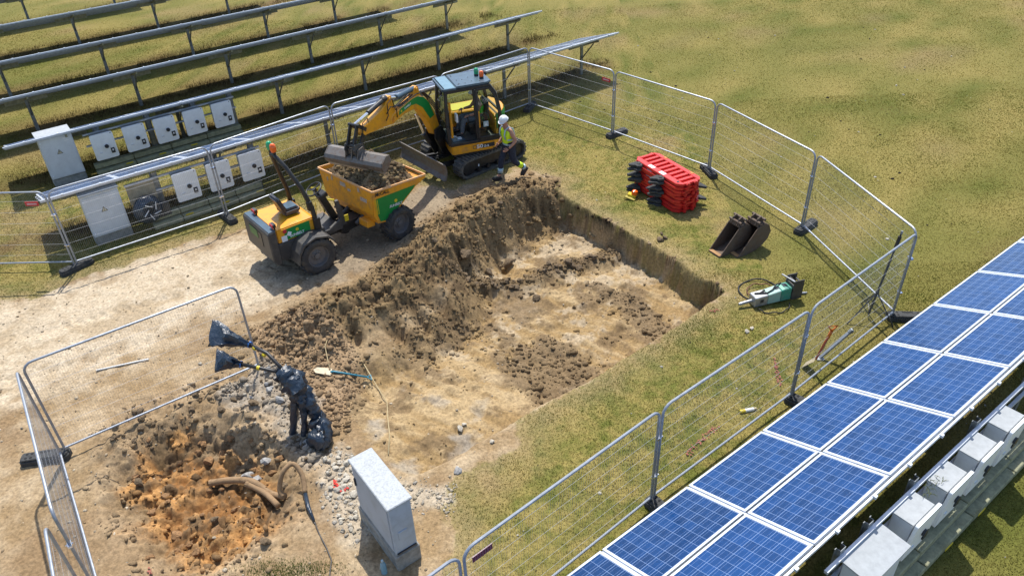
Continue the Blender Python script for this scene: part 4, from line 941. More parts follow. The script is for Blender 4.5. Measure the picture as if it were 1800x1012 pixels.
MB(MH).box((.05, -.55, 1.41), (.8, .5, .03)).build('side_cover_top', YELLOW, ex, bevel=.01)
MB(MH).box((-.30, .985, .80), (.006, .012, .27)).build('panel_gap', BLACKP, ex)
# model plate on the near side
fx = -.16
MB(MH).box((fx+.02, .983, .80), (.40, .008, .11)).build('model_plate', BLACKL, ex)
MM = lambda x, z: MH @ face(None, x, .989, z, (-1, 0, 0), (0, 0, 1))
text('model_number', '50', .15, MM(.09, .80), WHITEP, ex, .002, .004, 1.25); text('model_number', 'Z-2', .075, MM(-.10, .785), WHITEP, ex, .002, .003, 1.3)
b = MB(MH); 
for c, d in (((.235, .984, .845), (.09, .006, .012)), ((.235, .984, .755), (.09, .006, .012)), ((.28, .984, .80), (.012, .006, .1)), ((.19, .984, .80), (.012, .006, .1))): b.box(c, d)
b.build('model_square', DGREY, ex)
MB(MH).box((.52, .983, .79), (.34, .006, .12)).build('side_vent', ORANGEW, ex)
# cab
cz0, cz1 = .95, 2.46; y0, y1 = -.12, .84
MB(MH).box((.22, .40, .975), (1.28, 1.08, .05)).build('cab_floor', DGREY, ex)
MB(MH).box((.62, .66, 1.005), (.34, .40, .012)).build('floor_mat', BLUEGREY, ex)
b = MB(MH); b.box((.70, .55, 1.02), (.16, .10, .03)); b.box((.58, .70, 1.02), (.12, .12, .025)); b.build('paper_on_floor', WHITEP, ex)
# pillars: front near, front far, middle near, rear near, rear far
b = MB(MH)
FN = [(.90, .94, .96), (.94, .92, 1.5), (.90, .83, 2.42)]; FF = [(.90, -.12, .96), (.94, -.12, 1.5), (.86, -.10, 2.42)]
RN = [(-.52, .95, .96), (-.55, .93, 1.7), (-.46, .88, 2.2), (-.30, .82, 2.44)]; RF = [(-.50, -.15, .96), (-.52, -.14, 1.7), (-.42, -.12, 2.2), (-.26, -.10, 2.44)]
for P in (FN, FF, RN, RF):
    for i in range(len(P)-1): b.beam(P[i], P[i+1], .085, .085)
b.beam(FN[0], RN[0], .10, .09); b.beam(FF[0], RF[0], .07, .07); b.beam((.90, .83, 2.40), (-.30, .82, 2.42), .10, .09); b.beam((.86, -.1, 2.40), (-.26, -.1, 2.42), .08, .08); b.beam(FN[2], FF[2], .09, .08); b.beam(FN[0], FF[0], .08, .08); b.beam(RN[3], RF[3], .08, .08)
b.beam((.14, .955, .98), (.14, .93, 1.6), .09, .05, (1, 0, 0)); b.beam((.14, .93, 1.6), (.14, .85, 2.38), .09, .05, (1, 0, 0)); b.beam(RN[1], RF[1], .06, .06)
b.build('cab_frame', BLACKP, ex, bevel=.012)
# door, folded back against the rear half of the near side
b = MB(MH)
D1 = [(.085, .985, 1.03), (.085, .97, 1.6), (.085, .88, 2.36)]; D2 = [(-.50, .985, 1.03), (-.52, .965, 1.7), (-.44, .905, 2.15), (-.30, .87, 2.36)]
for P in (D1, D2):
    for i in range(len(P)-1): b.beam(P[i], P[i+1], .07, .045, (0, 1, 0))
b.beam(D1[0], D2[0], .045, .09); b.beam(D1[2], D2[3], .045, .07); do = b.build('door', BLACKP, ex, bevel=.01)
MB(MH).add([(.05, .984, 1.06), (.05, .97, 1.6), (.05, .885, 2.33), (-.30, .875, 2.33), (-.41, .91, 2.13), (-.49, .968, 1.7), (-.47, .984, 1.06)], [(0, 1, 2, 3, 4, 5, 6)]).build('door_glass', GLASS, do)
MB(MH).box((-.12, .992, 1.42), (.14, .004, .15)).build('window_sticker', REFLECT, do); 
b = MB(MH); b.prism([(-.155, 1.38), (-.085, 1.38), (-.12, 1.46)], .9945, .997, 'y'); b.build('sticker_triangle', WHITEP, do)
MB(MH).beam((.06, 1.0, 1.35), (.06, .985, 1.80), .025, .03).build('grab_handle', ORANGE, do)
MB(MH).add([(.9, .80, 1.1), (.93, .80, 1.5), (.89, .75, 2.36), (.86, -.05, 2.36), (.93, -.05, 1.5), (.9, -.05, 1.1)], [(0, 1, 2, 3, 4, 5)]).build('front_glass', GLASS, ex)
MB(MH).add([(.86, -.125, 1.1), (.84, -.105, 2.36), (-.30, -.105, 2.36), (-.48, -.14, 1.7), (-.47, -.15, 1.1)], [(0, 1, 2, 3, 4)]).build('side_glass', GLASS, ex)
b = MB(MH); b.tube([(.80, .83, 1.12), (.80, .83, 1.2), (.80, .80, 1.75), (.80, .77, 2.1)], .034, 8); b.build('grab_rail', ORANGE, ex, smooth=True)
# roof
b = MB(MH); b.prism([(.60, .87), (-.26, .86), (-.40, .76), (-.40, -.06), (-.26, -.15), (.60, -.15)], 2.46, 2.52, 'z'); b.build('roof', BLUEGREY, ex, bevel=.02, seg=2)
b = MB(MH); b.box((.76, .36, 2.485), (.30, 1.0, .03)); b.build('roof_window', mat('roof_glass', (.17, .28, .33), .12, 0, .1), ex, bevel=.01)
b = MB(MH); b.beam((.96, .84, 2.46), (.96, -.12, 2.46), .05, .07); b.beam((.96, .84, 2.46), (.60, .87, 2.47), .05, .06); b.beam((.96, -.12, 2.46), (.60, -.15, 2.47), .05, .06); b.build('roof_rim', BLUEGREY, ex, bevel=.01)
for (x, y) in ((.5, .72), (.5, .05), (.3, .70), (.3, .40), (.1, .62), (.1, .30), (.45, .40), (-.1, .70), (.5, -.02), (.46, .66)): MB(MH).cyl((x, y, 2.52), (x, y, 2.528), .014, 8).build('roof_bolt', BLACKP, ex)
for (x, y, mt, nm) in ((-.22, .50, AMBER, 'amber_beacon'), (-.16, .24, GREENL, 'green_beacon')):
    bb = MB(MH); bb.cyl((x, y, 2.52), (x, y, 2.56), .06, 14); bo = bb.build('beacon_base', BLACKP, ex)
    MB(MH).lathe([(.058, 2.56), (.064, 2.62), (.056, 2.69), (.03, 2.715), (.001, 2.72)], (x, y, 0), 'z', 16).build(nm, mt, bo, smooth=True)
b = MB(MH); b.blob((-.44, .12, 2.50), (.05, .10, .07), 10); b.build('rear_work_light', BLACKP, ex, smooth='all')
b = MB(MH); b.tube([(.98, .80, 2.35), (1.08, .86, 2.30), (1.10, .86, 2.22)], .012, 6); b.box((1.10, .86, 2.15), (.03, .14, .2)); b.box((.98, .64, 2.33), (.07, .16, .10)); b.build('mirror_and_lamp', BLACKP, ex)
# seat, console, levers
b = MB(MH); b.box((-.08, .38, 1.28), (.48, .48, .12)); b.box((-.30, .38, 1.62), (.12, .46, .60)); b.build('seat', SEATM, ex, bevel=.04, seg=2)
b = MB(MH); b.box((-.05, .38, 1.10), (.5, .4, .22)); b.box((.08, .70, 1.34), (.40, .12, .10)); b.box((.08, .08, 1.34), (.40, .12, .10)); b.build('console', BLACKP, ex, bevel=.01); MB(MH).box((.72, .15, 1.35), (.14, .2, .5)).build('dashboard', BLACKP, ex, bevel=.01)
b = MB(MH); b.tube([(.26, .68, 1.38), (.30, .67, 1.55)], .014, 6); b.tube([(.26, .10, 1.38), (.30, .11, 1.55)], .014, 6); b.blob((.30, .67, 1.58), (.03, .03, .05), 8); b.blob((.30, .11, 1.58), (.03, .03, .05), 8); b.build('lever', BLACKP, ex)
MB(MH).box((.62, .72, 1.62), (.05, .16, .22)).build('notice_card', WHITEP, ex)
# swing post and boom
b = MB(MH); b.beam((.50, .0, .62), (.98, .12, .62), .42, .42); b.build('swing_bracket', BLACKP, ex, bevel=.03)
b = MB(MBm)
for s in (-1, 1): b.prism([(-.12, .45), (.16, .45), (.55, 1.10), (.52, 1.34), (.20, 1.36), (-.02, 1.0)], s*.15-.02, s*.15+.02, 'y')
b.cyl((0, 0, .40), (0, 0, .85), .13, 14); b.cyl((.34, -.19, 1.25), (.34, .19, 1.25), .05, 12); b.build('swing_post', BLACKP, ex)
boomP = [(.18, 1.34), (.26, 1.20), (.46, 1.18), (.76, 1.70), (1.05, 2.08), (1.28, 2.21), (1.75, 2.25), (2.22, 2.21), (2.36, 2.30), (2.28, 2.43), (1.9, 2.46), (1.35, 2.52), (1.10, 2.50), (.82, 2.38), (.58, 2.16), (.32, 1.74)]
b = MB(MBm); b.prism(boomP, -.10, .10, 'y'); bo = b.build('boom', ORANGE, ex, bevel=.015)
for s in (-1, 1):
    b = MB(MBm); b.prism([(.40, 1.72), (.62, 1.70), (.92, 2.12), (1.20, 2.32), (1.42, 2.36), (2.02, 2.32), (1.96, 2.44), (1.35, 2.50), (1.10, 2.485), (.84, 2.37), (.60, 2.15)], s*.1015, s*.1045, 'y'); b.build('boom_sticker', GREEN, bo)
b = MB(MBm); b.prism([(.90, 2.42), (1.30, 2.50), (1.16, 2.72), (1.04, 2.74), (.98, 2.70)], -.07, .07, 'y'); b.cyl((1.09, -.11, 2.67), (1.09, .11, 2.67), .04, 10); b.build('cylinder_bracket', ORANGE, bo, bevel=.01)
MT = MBm @ face(None, 1.60, .106, 2.405, (-1, 0, .06), (0, 0, 1)); text('hire_sticker_text', 'SUNBELT', .07, MT, WHITEP, bo, .002, .001, 1.1)
MB(MBm).cyl((1.90, .105, 2.385), (1.90, .112, 2.385), .032, 10).build('sun_mark', YELLOW, bo)
b = MB(MBm); b.cyl((.60, 0, .98), (.86, 0, 1.35), .062, 12); b.build('boom_cylinder', BLACKP, ex); MB(MBm).cyl((.84, 0, 1.32), (1.12, 0, 1.98), .032, 10).build('boom_rod', CHROME, ex)
b = MB(MBm)
for k in range(4): b.tube([(.0, .05-.03*k, 1.0), (-.12, .08-.04*k, 1.35), (.10, .1-.05*k, 1.75), (.45, .08-.05*k, 2.2), (.75, .06-.04*k, 2.48), (1.2, .13-.08*k, 2.58), (1.9, .06-.04*k, 2.50), (2.2, .10-.06*k, 2.62)], .014, 5)
b.tube([(2.15, .12, 2.5), (2.30, .15, 2.86), (2.52, .15, 2.80), (2.50, .13, 2.5), (2.6, .12, 2.4)], .013, 5); b.tube([(2.1, .11, 2.3), (2.2, .18, 2.6), (2.42, .17, 2.7), (2.55, .12, 2.55)], .013, 5)
b.tube([(3.28, .10, 2.62), (3.38, .17, 2.78), (3.56, .15, 2.72), (3.62, .12, 2.4)], .012, 5); b.build('hydraulic_hoses', RUBBER, ex, smooth='all')['kind'] = 'stuff'
b = MB(MBm); b.cyl((1.10, 0, 2.68), (1.86, 0, 2.72), .062, 14); b.cyl((1.84, 0, 2.72), (1.90, 0, 2.722), .07, 14); b.build('arm_cylinder', BLUEGREY, ex, smooth=True); MB(MBm).cyl((1.88, 0, 2.72), (2.28, 0, 2.84), .034, 10).build('arm_rod', CHROME, ex)
armP = [(2.10, 2.28), (2.24, 2.18), (2.42, 2.22), (3.26, 2.34), (3.50, 2.36), (3.56, 2.46), (3.50, 2.58), (3.30, 2.60), (2.80, 2.68), (2.50, 2.76), (2.36, 2.92), (2.22, 2.90), (2.12, 2.6)]
b = MB(MBm); b.prism(armP, -.085, .085, 'y'); am = b.build('arm', ORANGE, ex, bevel=.015)
b = MB(MBm); b.cyl((2.24, -.13, 2.32), (2.24, .13, 2.32), .055, 14); b.cyl((3.48, -.12, 2.46), (3.48, .12, 2.46), .06, 14); b.cyl((2.30, -.11, 2.83), (2.30, .11, 2.83), .045, 12); b.build('arm_pins', ORANGEW, ex)
b = MB(MBm); b.cyl((2.45, 0, 2.86), (3.12, 0, 2.78), .060, 14); b.blob((2.42, 0, 2.88), (.12, .10, .08), 10); b.build('bucket_cylinder', BLACKP, ex, smooth=True); MB(MBm).cyl((3.10, 0, 2.78), (3.68, 0, 2.71), .034, 10).build('bucket_rod', CHROME, ex)
b = MB(MBm)
for s in (-1, 1): b.beam((3.42, s*.11, 2.50), (3.70, s*.11, 2.71), .03, .09); b.beam((3.70, s*.09, 2.71), (3.92, s*.09, 2.28), .035, .10); b.beam((3.52, s*.10, 2.44), (3.72, s*.10, 2.16), .03, .12)
b.cyl((3.70, -.15, 2.71), (3.70, .15, 2.71), .035, 10); b.cyl((3.90, -.14, 2.27), (3.90, .14, 2.27), .04, 10); b.build('tipping_link', BLACKP, ex)
b = MB(MBm)
for s in (-1, 1): b.prism([(3.60, 2.16), (3.66, 2.28), (3.96, 2.34), (4.02, 2.22), (3.96, 2.02), (3.66, 1.98)], s*.13-.015, s*.13+.015, 'y')
b.box((3.80, 0, 2.14), (.26, .22, .14)); b.build('quick_hitch', DGREY, ex, bevel=.008)
# grading bucket, hanging from the hitch
b = MB(MBm); sh = [(3.66, 2.09), (3.80, 2.11), (3.97, 1.99), (4.01, 1.91), (3.98, 1.81), (3.89, 1.74)]; n_ = len(sh); t_ = .022
ya, yb = -.77, .84
inn = [(3.66, 2.065), (3.79, 2.085), (3.95, 1.97), (3.985, 1.90), (3.955, 1.82), (3.88, 1.76)]
b.add([(x, y, z) for y in (ya, yb) for x, z in sh]+[(x, y, z) for y in (ya, yb) for x, z in inn],
      [(i, i+1, n_+i+1, n_+i) for i in range(n_-1)]+[(2*n_+i, 3*n_+i, 3*n_+i+1, 2*n_+i+1) for i in range(n_-1)]+[(0, n_, 3*n_, 2*n_), (n_-1, 2*n_-1, 4*n_-1, 3*n_-1)])
bk = b.build('bucket', STEELB, ex)
for y in (ya, yb): MB(MBm).prism(sh+[(3.68, 1.84), (3.62, 1.96)], y-.014, y+.014, 'y').build('bucket_side', STEELB, bk)
MB(MBm).beam((3.87, ya-.01, 1.735), (3.87, yb+.01, 1.735), .02, .08).build('cutting_edge', mat('bare_edge', (.4, .38, .35), .4, .7, .2), bk)
b = MB(MBm)
for y in (-.17, .0, .17): b.prism([(3.66, 2.08), (3.70, 2.22), (3.93, 2.20), (3.99, 1.96), (3.9, 2.05)], y-.012, y+.012, 'y')
b.build('bucket_ears', STEELB, bk)

# the driver
dr = thing('person', (MH @ Vector((-.08, .38, 1.34))).to_tuple(), R_(199), 'driver in green hi-vis vest and grey trousers seated in the excavator cab', 'person')
J = dict(p=((-.12, .38, 1.42), (.15, .12)), s=((-.14, .38, 1.60), (.14, .10)), c=((-.12, .38, 1.80), (.16, .11)), n=((-.08, .38, 1.95), .055), h=((-.04, .38, 2.06), (.085, .095)), h2=((-.03, .38, 2.14), (.08, .085)),
  sl=((-.12, .57, 1.84), .065), el=((.02, .66, 1.62), .045), wl=((.24, .66, 1.60), .03), sr=((-.12, .19, 1.84), .065), er=((.02, .10, 1.62), .045), wr=((.24, .11, 1.60), .03),
  hl=((-.08, .48, 1.40), .095), kl=((.36, .50, 1.44), .07), al=((.44, .52, 1.06), .045), tl=((.58, .53, 1.03), .035), hr=((-.08, .28, 1.40), .095), kr=((.36, .24, 1.44), .07), ar=((.48, .24, 1.06), .045), tr=((.62, .24, 1.03), .035))
ED = [('p', 's'), ('s', 'c'), ('c', 'n'), ('n', 'h'), ('h', 'h2'), ('c', 'sl'), ('sl', 'el'), ('el', 'wl'), ('c', 'sr'), ('sr', 'er'), ('er', 'wr'), ('p', 'hl'), ('hl', 'kl'), ('kl', 'al'), ('al', 'tl'), ('p', 'hr'), ('hr', 'kr'), ('kr', 'ar'), ('ar', 'tr')]
skinned('body', J, ED, SKIN, dr, MH, 'p')
def grow(J, ks, g): return {k: (J[k][0], tuple(q+g for q in J[k][1]) if isinstance(J[k][1], tuple) else J[k][1]+g) for k in ks}
Jv = grow(J, ['p', 's', 'c', 'sl', 'sr'], .022); skinned('vest', Jv, [('p', 's'), ('s', 'c'), ('c', 'sl'), ('c', 'sr')], HIVISG, dr, MH, 'p')
Jt = grow(J, ['p', 'hl', 'kl', 'al', 'hr', 'kr', 'ar'], .018); skinned('trousers', Jt, [('p', 'hl'), ('hl', 'kl'), ('kl', 'al'), ('p', 'hr'), ('hr', 'kr'), ('kr', 'ar')], GREYT, dr, MH, 'p')
for y in (.52, .24):
    MB(MH).blob((.52, y, 1.045), (.14, .055, .055), 10).build('boot', BOOT, dr, smooth='all')
head(dr, MH, (-.035, .38, 2.11), (1, .15, -.3), True); hand(dr, MH, (.24, .66, 1.60), (1, 0, -.1), (0, 0, -1), 1); hand(dr, MH, (.24, .11, 1.60), (1, 0, -.1), (0, 0, -1), -1)

# ------------------------------------------------------------------ the man walking beside the excavator
wk0 = (0.063, 18.899); zf = 0
wk = thing('person', (wk0[0]+.02, wk0[1]+.02, hz(wk0[0], wk0[1])), R_(208), 'man in white helmet, yellow hi-vis vest and navy trousers walking beside the excavator', 'person')
MW = ROOTM[wk]
J = dict(p=((0, 0, .98), (.125, .16)), s=((.02, 0, 1.14), (.11, .145)), c=((.05, 0, 1.36), (.125, .175)), n=((.07, 0, 1.52), .058), h=((.11, 0, 1.62), (.09, .08)), h2=((.115, 0, 1.70), (.09, .08)),
  sl=((.05, .20, 1.43), .07), el=((-.06, .28, 1.17), .048), wl=((.15, .25, .99), .032), sr=((.05, -.20, 1.43), .07), er=((.0, -.29, 1.18), .048), wr=((.20, -.20, 1.00), .032),
  hl=((-.01, .10, .93), .10), kl=((-.06, .11, .52), .068), al=((-.40, .11, .24), .048), tl=((-.30, .11, .08), .04), hr=((.01, -.10, .93), .10), kr=((.20, -.10, .52), .068), ar=((.27, -.10, .12), .048), tr=((.42, -.10, .05), .04))
skinned('body', J, ED, SKIN, wk, MW, 'p')
Jv = grow(J, ['p', 's', 'c', 'sl', 'sr'], .028); Jv['p'] = ((0, 0, .97), (.155, .19)); Jv['sl'] = ((.05, .185, 1.44), .085); Jv['sr'] = ((.05, -.185, 1.44), .085); skinned('vest', Jv, [('p', 's'), ('s', 'c'), ('c', 'sl'), ('c', 'sr')], HIVIS, wk, MW, 'p')
Jt = grow(J, ['p', 'hl', 'kl', 'al', 'hr', 'kr', 'ar'], .022); Jt['p'] = ((0, 0, .93), (.13, .16)); skinned('trousers', Jt, [('p', 'hl'), ('hl', 'kl'), ('kl', 'al'), ('p', 'hr'), ('hr', 'kr'), ('kr', 'ar')], NAVY, wk, MW, 'p')
def band(z, cx, rx, ry, hh, nm='reflective_band', m_=REFLECT):
    P = [(cx+rx*math.cos(a), ry*math.sin(a)) for a in [i*math.pi/12 for i in range(24)]]; k = 24
    MB(MW).add([(x, y, z) for x, y in P]+[(x, y, z+hh) for x, y in P], [(i, (i+1) % k, k+(i+1) % k, k+i) for i in range(k)]).build(nm, m_, wk, smooth='all')
band(1.02, .01, .160, .198, .045); band(1.16, .02, .150, .190, .05)
for y in (-.13, .13):
    MB(MW).tube([(.165, y, 1.2), (.20, y, 1.32), (.165, y*.95, 1.46), (.06, y*.95, 1.525), (-.06, y*.95, 1.46), (-.10, y, 1.32), (-.11, y, 1.2)], .020, 6).build('brace_band', REFLECT, wk, smooth='all')
def cuff(a, b_, r, m_, nm): MB(MW).cyl(a, b_, r, 12).build(nm, m_, wk, smooth='all')
cuff((.25, -.10, .18), (.235, -.10, .32), .078, REFLECT, 'leg_band'); cuff((-.20, .11, .405), (-.30, .11, .325), .082, HIVIS, 'leg_band'); cuff((-.33, .11, .30), (-.38, .11, .26), .080, REFLECT, 'leg_band'); 
MB(MW).beam((.225, -.165, .30), (.215, -.172, .52), .03, .015).build('leg_stripe', HIVIS, wk)
for c, rt in (((.35, -.10, .06), 0), ((-.37, .11, .16), .9)):
    b = MB(MW @ Matrix.Translation(c) @ Matrix.Rotation(rt, 4, 'Y')); b.blob((0.02, 0, 0), (.15, .058, .062), 12); b.box((.0, 0, -.045), (.26, .10, .03)); b.build('boot', BOOT, wk, smooth=True)
head(wk, MW, (.115, 0, 1.665), (1, .25, -.45), True); hand(wk, MW, (.15, .25, .99), (.9, -.2, -.5), (.3, -.6, -.2), 1); hand(wk, MW, (.20, -.20, 1.00), (.9, .3, -.4), (.3, .6, -.2), -1)

# ------------------------------------------------------------------ dumper
DO = (-4.94, 15.43); dm = thing('site_dumper', (*DO, 0), R_(39), 'orange and grey site dumper with a full skip standing on the bare haul route', 'dumper')
MR = Tz((*DO, -.01), R_(39)) @ Matrix.Translation((0, .03, 0)); FO = (-3.33, 16.69); MF = Tz((*FO, -.01), R_(48)); TW, BW = 1.12, .92
_B = Vector((-3.08, 15.60, 1.50)); _C = Vector((-1.98, 16.65, 1.38)); _A = Vector((-4.78, 17.07, 1.43))
_X = (_C-_B).normalized(); _Y = (_A-_B); _Y = (_Y-_X*_Y.dot(_X)).normalized(); _Z = _X.cross(_Y)
MSK = Matrix(((_X.x, _Y.x, _Z.x, 0), (_X.y, _Y.y, _Z.y, 0), (_X.z, _Y.z, _Z.z, 0), (0, 0, 0, 1))); MSK.translation = _B-MSK.to_3x3() @ Vector((-.74, -1.12, 1.50))
wheel(dm, (0, -.86, .43), MR, .445, .37, -1); wheel(dm, (0, .86, .43), MR, .445, .37, 1); wheel(dm, (0, -.86, .42), MF, .43, .36, -1); wheel(dm, (0, .86, .42), MF, .43, .36, 1)
b = MB(MR); b.prism([(-.72, .45), (-.55, .40), (.45, .40), (.45, .86), (-.72, .86)], -.60, .62, 'y'); b.build('rear_chassis', DGREY, dm, bevel=.02)
b = MB(MR); b.prism([(-.90, .52), (-.82, .38), (-.70, .38), (-.70, 1.22), (-.86, 1.22), (-.90, 1.18)], -.64, .66, 'y'); cw = b.build('counterweight', DGREY, dm, bevel=.02)
MB(MR).box((-.78, .01, 1.225), (.15, 1.26, .012)).build('counterweight_top', BLUEGREY, cw)
MB(MR).box((-.905, .05, .92), (.012, .62, .34)).build('radiator_grille', BLACKP, cw); MB(MR).box((-.914, .12, 1.0), (.008, .40, .20)).build('number_plate', mat('faded_green_plate', (.10, .20, .06), .6), cw)
b = MB(MR); b.prism([(-.695, .87), (.30, .87), (.30, 1.14), (.20, 1.20), (-.695, 1.20)], -.60, .62, 'y'); hood = b.build('hood', ORANGE, dm, bevel=.025, seg=2)
MB(MR).box((-.20, -.603, 1.03), (.62, .008, .26)).build('side_sticker', GREEN, hood)
MS = lambda x, z: MR @ face(None, x, -.612, z, (1, 0, 0), (0, 0, 1))
text('hire_sticker_text', 'SUNBELT', .085, MS(-.22, .96), WHITEP, hood, .002, .002); 
b = MB(MR); b.cyl((-.20, -.606, 1.07), (-.20, -.611, 1.07), .038, 12); b.build('sun_mark', YELLOW, hood)
MB(MR).cyl((-.49, -.604, 1.12), (-.49, -.612, 1.12), .052, 6).build('warning_sticker', REDPLATE, hood); MB(MR).box((-.53, -.604, .95), (.13, .01, .14)).build('notice_sticker', WHITEP, hood); MB(MR).box((-.40, -.606, 1.03), (.09, .01, .10), Matrix.Rotation(.5, 3, 'Y')).build('white_sticker', WHITEP, hood)
for y in (-.50, .42):
    b = MB(MR); b.tube([(-.66, y, 1.19), (-.66, y, 1.27)], .02, 6); b.box((-.68, y, 1.31), (.07, .16, .08)); lb = b.build('lamp_bracket', BLACKP, dm); MB(MR).box((-.72, y, 1.31), (.02, .15, .075)).build('tail_lamp', REDL, lb)
b = MB(MR); b.prism([(-.50, .42), (-.44, .68), (-.30, .86), (.0, .95), (.30, .87), (.46, .70), (.44, .66), (.28, .83), (.0, .91), (-.28, .82), (-.41, .65), (-.47, .42)], -1.04, -.58, 'y'); b.build('mudguard', DGREY, dm)
b = MB(MR); b.prism([(-.50, .42), (-.44, .68), (-.30, .86), (.0, .95), (.30, .87), (.46, .70), (.44, .66), (.28, .83), (.0, .91), (-.28, .82), (-.41, .65), (-.47, .42)], .60, 1.06, 'y'); b.build('mudguard', DGREY, dm)
b = MB(MR); b.box((.62, .0, .60), (.66, .92, .06)); b.prism([(.3, .57), (.95, .57), (.95, .86), (.62, .68), (.3, .68)], -.50, -.46, 'y'); b.box((.6, 0, .45), (.7, .4, .25)); b.build('foot_platform', DGREY, dm, bevel=.01)
b = MB(MR); b.box((-.06, .0, 1.30), (.40, .44, .14)); sm = b.build('seat', SEATM, dm, bevel=.04, seg=2); b = MB(MR); b.box((0, 0, 0), (.10, .44, .40)); 
b = MB(MR @ Matrix.Translation((-.27, 0, 1.50)) @ Matrix.Rotation(-.35, 4, 'Y')); b.box((0, 0, 0), (.10, .44, .42)); b.build('seat_back', SEATM, dm, bevel=.04, seg=2); MB(MR).box((-.04, -.02, 1.385), (.26, .30, .02)).build('seat_pad', BLUEGREY, dm, bevel=.01)
# folding roll bar with two beacons
b = MB(MR); b.tube([(.28, -.60, .95), (.24, -.60, 1.45), (.12, -.52, 1.95), (-.04, -.33, 2.42), (-.12, -.14, 2.62)], [.055, .055, .05, .048, .045], 10); b.tube([(.28, .60, .95), (.22, .55, 1.5), (.05, .38, 2.1), (-.12, .12, 2.62)], [.055, .055, .05, .045], 10)
b.tube([(-.12, -.16, 2.61), (-.125, 0, 2.66), (-.12, .14, 2.61)], .045, 10); b.build('roll_bar', BLACKP, dm, smooth=True)
for c, d in (((.28, -.60, 1.02), (.16, .12, .3)), ((.28, .60, 1.02), (.16, .12, .3)), ((.20, -.60, 1.50), (.11, .10, .22))): MB(MR).box(c, d).build('roll_bar_hinge', BLACKP, dm, bevel=.01)
for (y, mt, nm) in ((-.06, AMBER, 'amber_beacon'), (.12, GREENL, 'green_beacon')):
    bb = MB(MR); bb.cyl((-.12, y, 2.63), (-.12, y, 2.73), .04, 12); bo_ = bb.build('beacon_base', BLACKP, dm); MB(MR).lathe([(.058, 2.73), (.072, 2.80), (.062, 2.88), (.03, 2.915), (.001, 2.92)], (-.12, y, 0), 'z', 16).build(nm, mt, bo_, smooth=True)
# steering column and wheel
b = MB(MR); b.beam((1.02, .02, .62), (.74, .02, 1.36), .16, .20, (0, 1, 0)); b.box((.80, .02, 1.32), (.22, .24, .12), Matrix.Rotation(-.36, 3, 'Y')); b.build('steering_column', BLACKP, dm, bevel=.02)
MSW = MR @ Matrix.Translation((.64, .02, 1.52)) @ Matrix.Rotation(-.5, 4, 'Y')
b = MB(MSW); b.tube([(.20*math.cos(a), .20*math.sin(a), 0) for a in [i*math.pi/10 for i in range(20)]], .018, 8, closed=True)
for a in (0, 2.1, 4.2): b.beam((0, 0, -.02), (.19*math.cos(a), .19*math.sin(a), 0), .035, .015)
b.cyl((0, 0, -.06), (0, 0, .01), .05, 12); b.cyl((0, 0, -.2), (0, 0, -.05), .03, 8); b.build('steering_wheel', BLACKP, dm, smooth=True)
for y, sgn in ((-.36, 1), (.44, 1)):
    b = MB(MR); b.tube([(.98, y, .62), (.99, y, 1.0), (.90, y, 1.30), (.78, y+.05, 1.33)], .02, 8); b.build('hand_rail', YELLOW, dm, smooth=True)
b = MB(MR); b.prism([(.95, .62), (1.10, .62), (.98, 1.28), (.90, 1.28)], -.44, -.36, 'y'); b.build('side_panel', DGREY, dm); MB(MR).box((1.10, -.45, .78), (.10, .02, .16)).build('yellow_plate', YELLOW, dm)
b = MB(MR); b.tube([(.5, -.2, .64), (.46, -.22, 1.0), (.44, -.20, 1.12)], .012, 6); b.blob((.44, -.20, 1.15), (.03, .03, .04), 8); b.build('gear_lever', BLACKP, dm); MB(MR).beam((.42, -.26, .64), (.52, -.20, 1.30), .03, .006).build('seat_belt', YELLOW, dm)
# front chassis
b = MB(MF); b.box((0, 0, .48), (.34, 1.5, .22)); b.beam((-1.15, 0, .50), (.5, 0, .50), .36, .22); b.beam((-.55, 0, .40), (.2, 0, .80), .16, .14); b.cyl((-.95, 0, .30), (-.95, 0, .70), .12, 12); b.build('front_chassis', BLACKP, dm, bevel=.01)
b = MB(MF); b.cyl((-.80, .30, .55), (-.42, .30, .72), .05, 10); b.cyl((-.80, -.30, .55), (-.42, -.30, .72), .05, 10); b.build('tipping_cylinder', DGREY, dm)
# skip: near side -y
def sk(x, z, s): t = (z-.62)/.88; lo = 1.04 if s < 0 else .80; return (x, s*(lo+(TW-lo)*max(0, min(1, t))), z)
side = [(-.74, 1.50), (-.74, .90), (-.62, .66), (-.30, .62), (.50, 1.28), (.80, 1.42), (.80, 1.50)]
b = MB(MSK); k = len(side)
for s in (-1, 1):
    V = [sk(x, z, s) for x, z in side]; V2 = [(x, y-s*.02, z) for x, y, z in V]
    b.add(V+V2, [tuple(range(k)), tuple(range(2*k-1, k-1, -1))]+[(i, (i+1) % k, k+(i+1) % k, k+i) for i in range(k)])
for i in range(len(side)-2):
    (xa, za), (xb, zb) = side[i], side[i+1]; nx, nz = -(zb-za), (xb-xa); L = math.hypot(nx, nz); nx, nz = nx/L*.02, nz/L*.02
    A = [sk(xa, za, -1), sk(xa, za, 1), sk(xb, zb, 1), sk(xb, zb, -1)]; B_ = [(x+nx, y*.985, z+nz) for x, y, z in A]
    b.add(A+B_, [(0, 1, 2, 3), (7, 6, 5, 4), (0, 1, 5, 4), (1, 2, 6, 5), (2, 3, 7, 6), (3, 0, 4, 7)])
skp = b.build('skip', ORANGEW, dm)
b = MB(MSK); P = [(-.75, -TW-.005, 1.50), (.80, -TW-.005, 1.50), (.80, TW+.005, 1.50), (-.75, TW+.005, 1.50)]
for i in range(3): b.beam(P[i], P[i+1], .035, .05)
b.beam(P[3], P[0], .035, .05); b.build('rim', mat('worn_rim', (.60, .30, .10), .5, 0, .3, 12, dirt=(.45, .36, .27)), skp, bevel=.006)
b = MB(MSK)
for x in (-.62, -.20, .22):
    pass
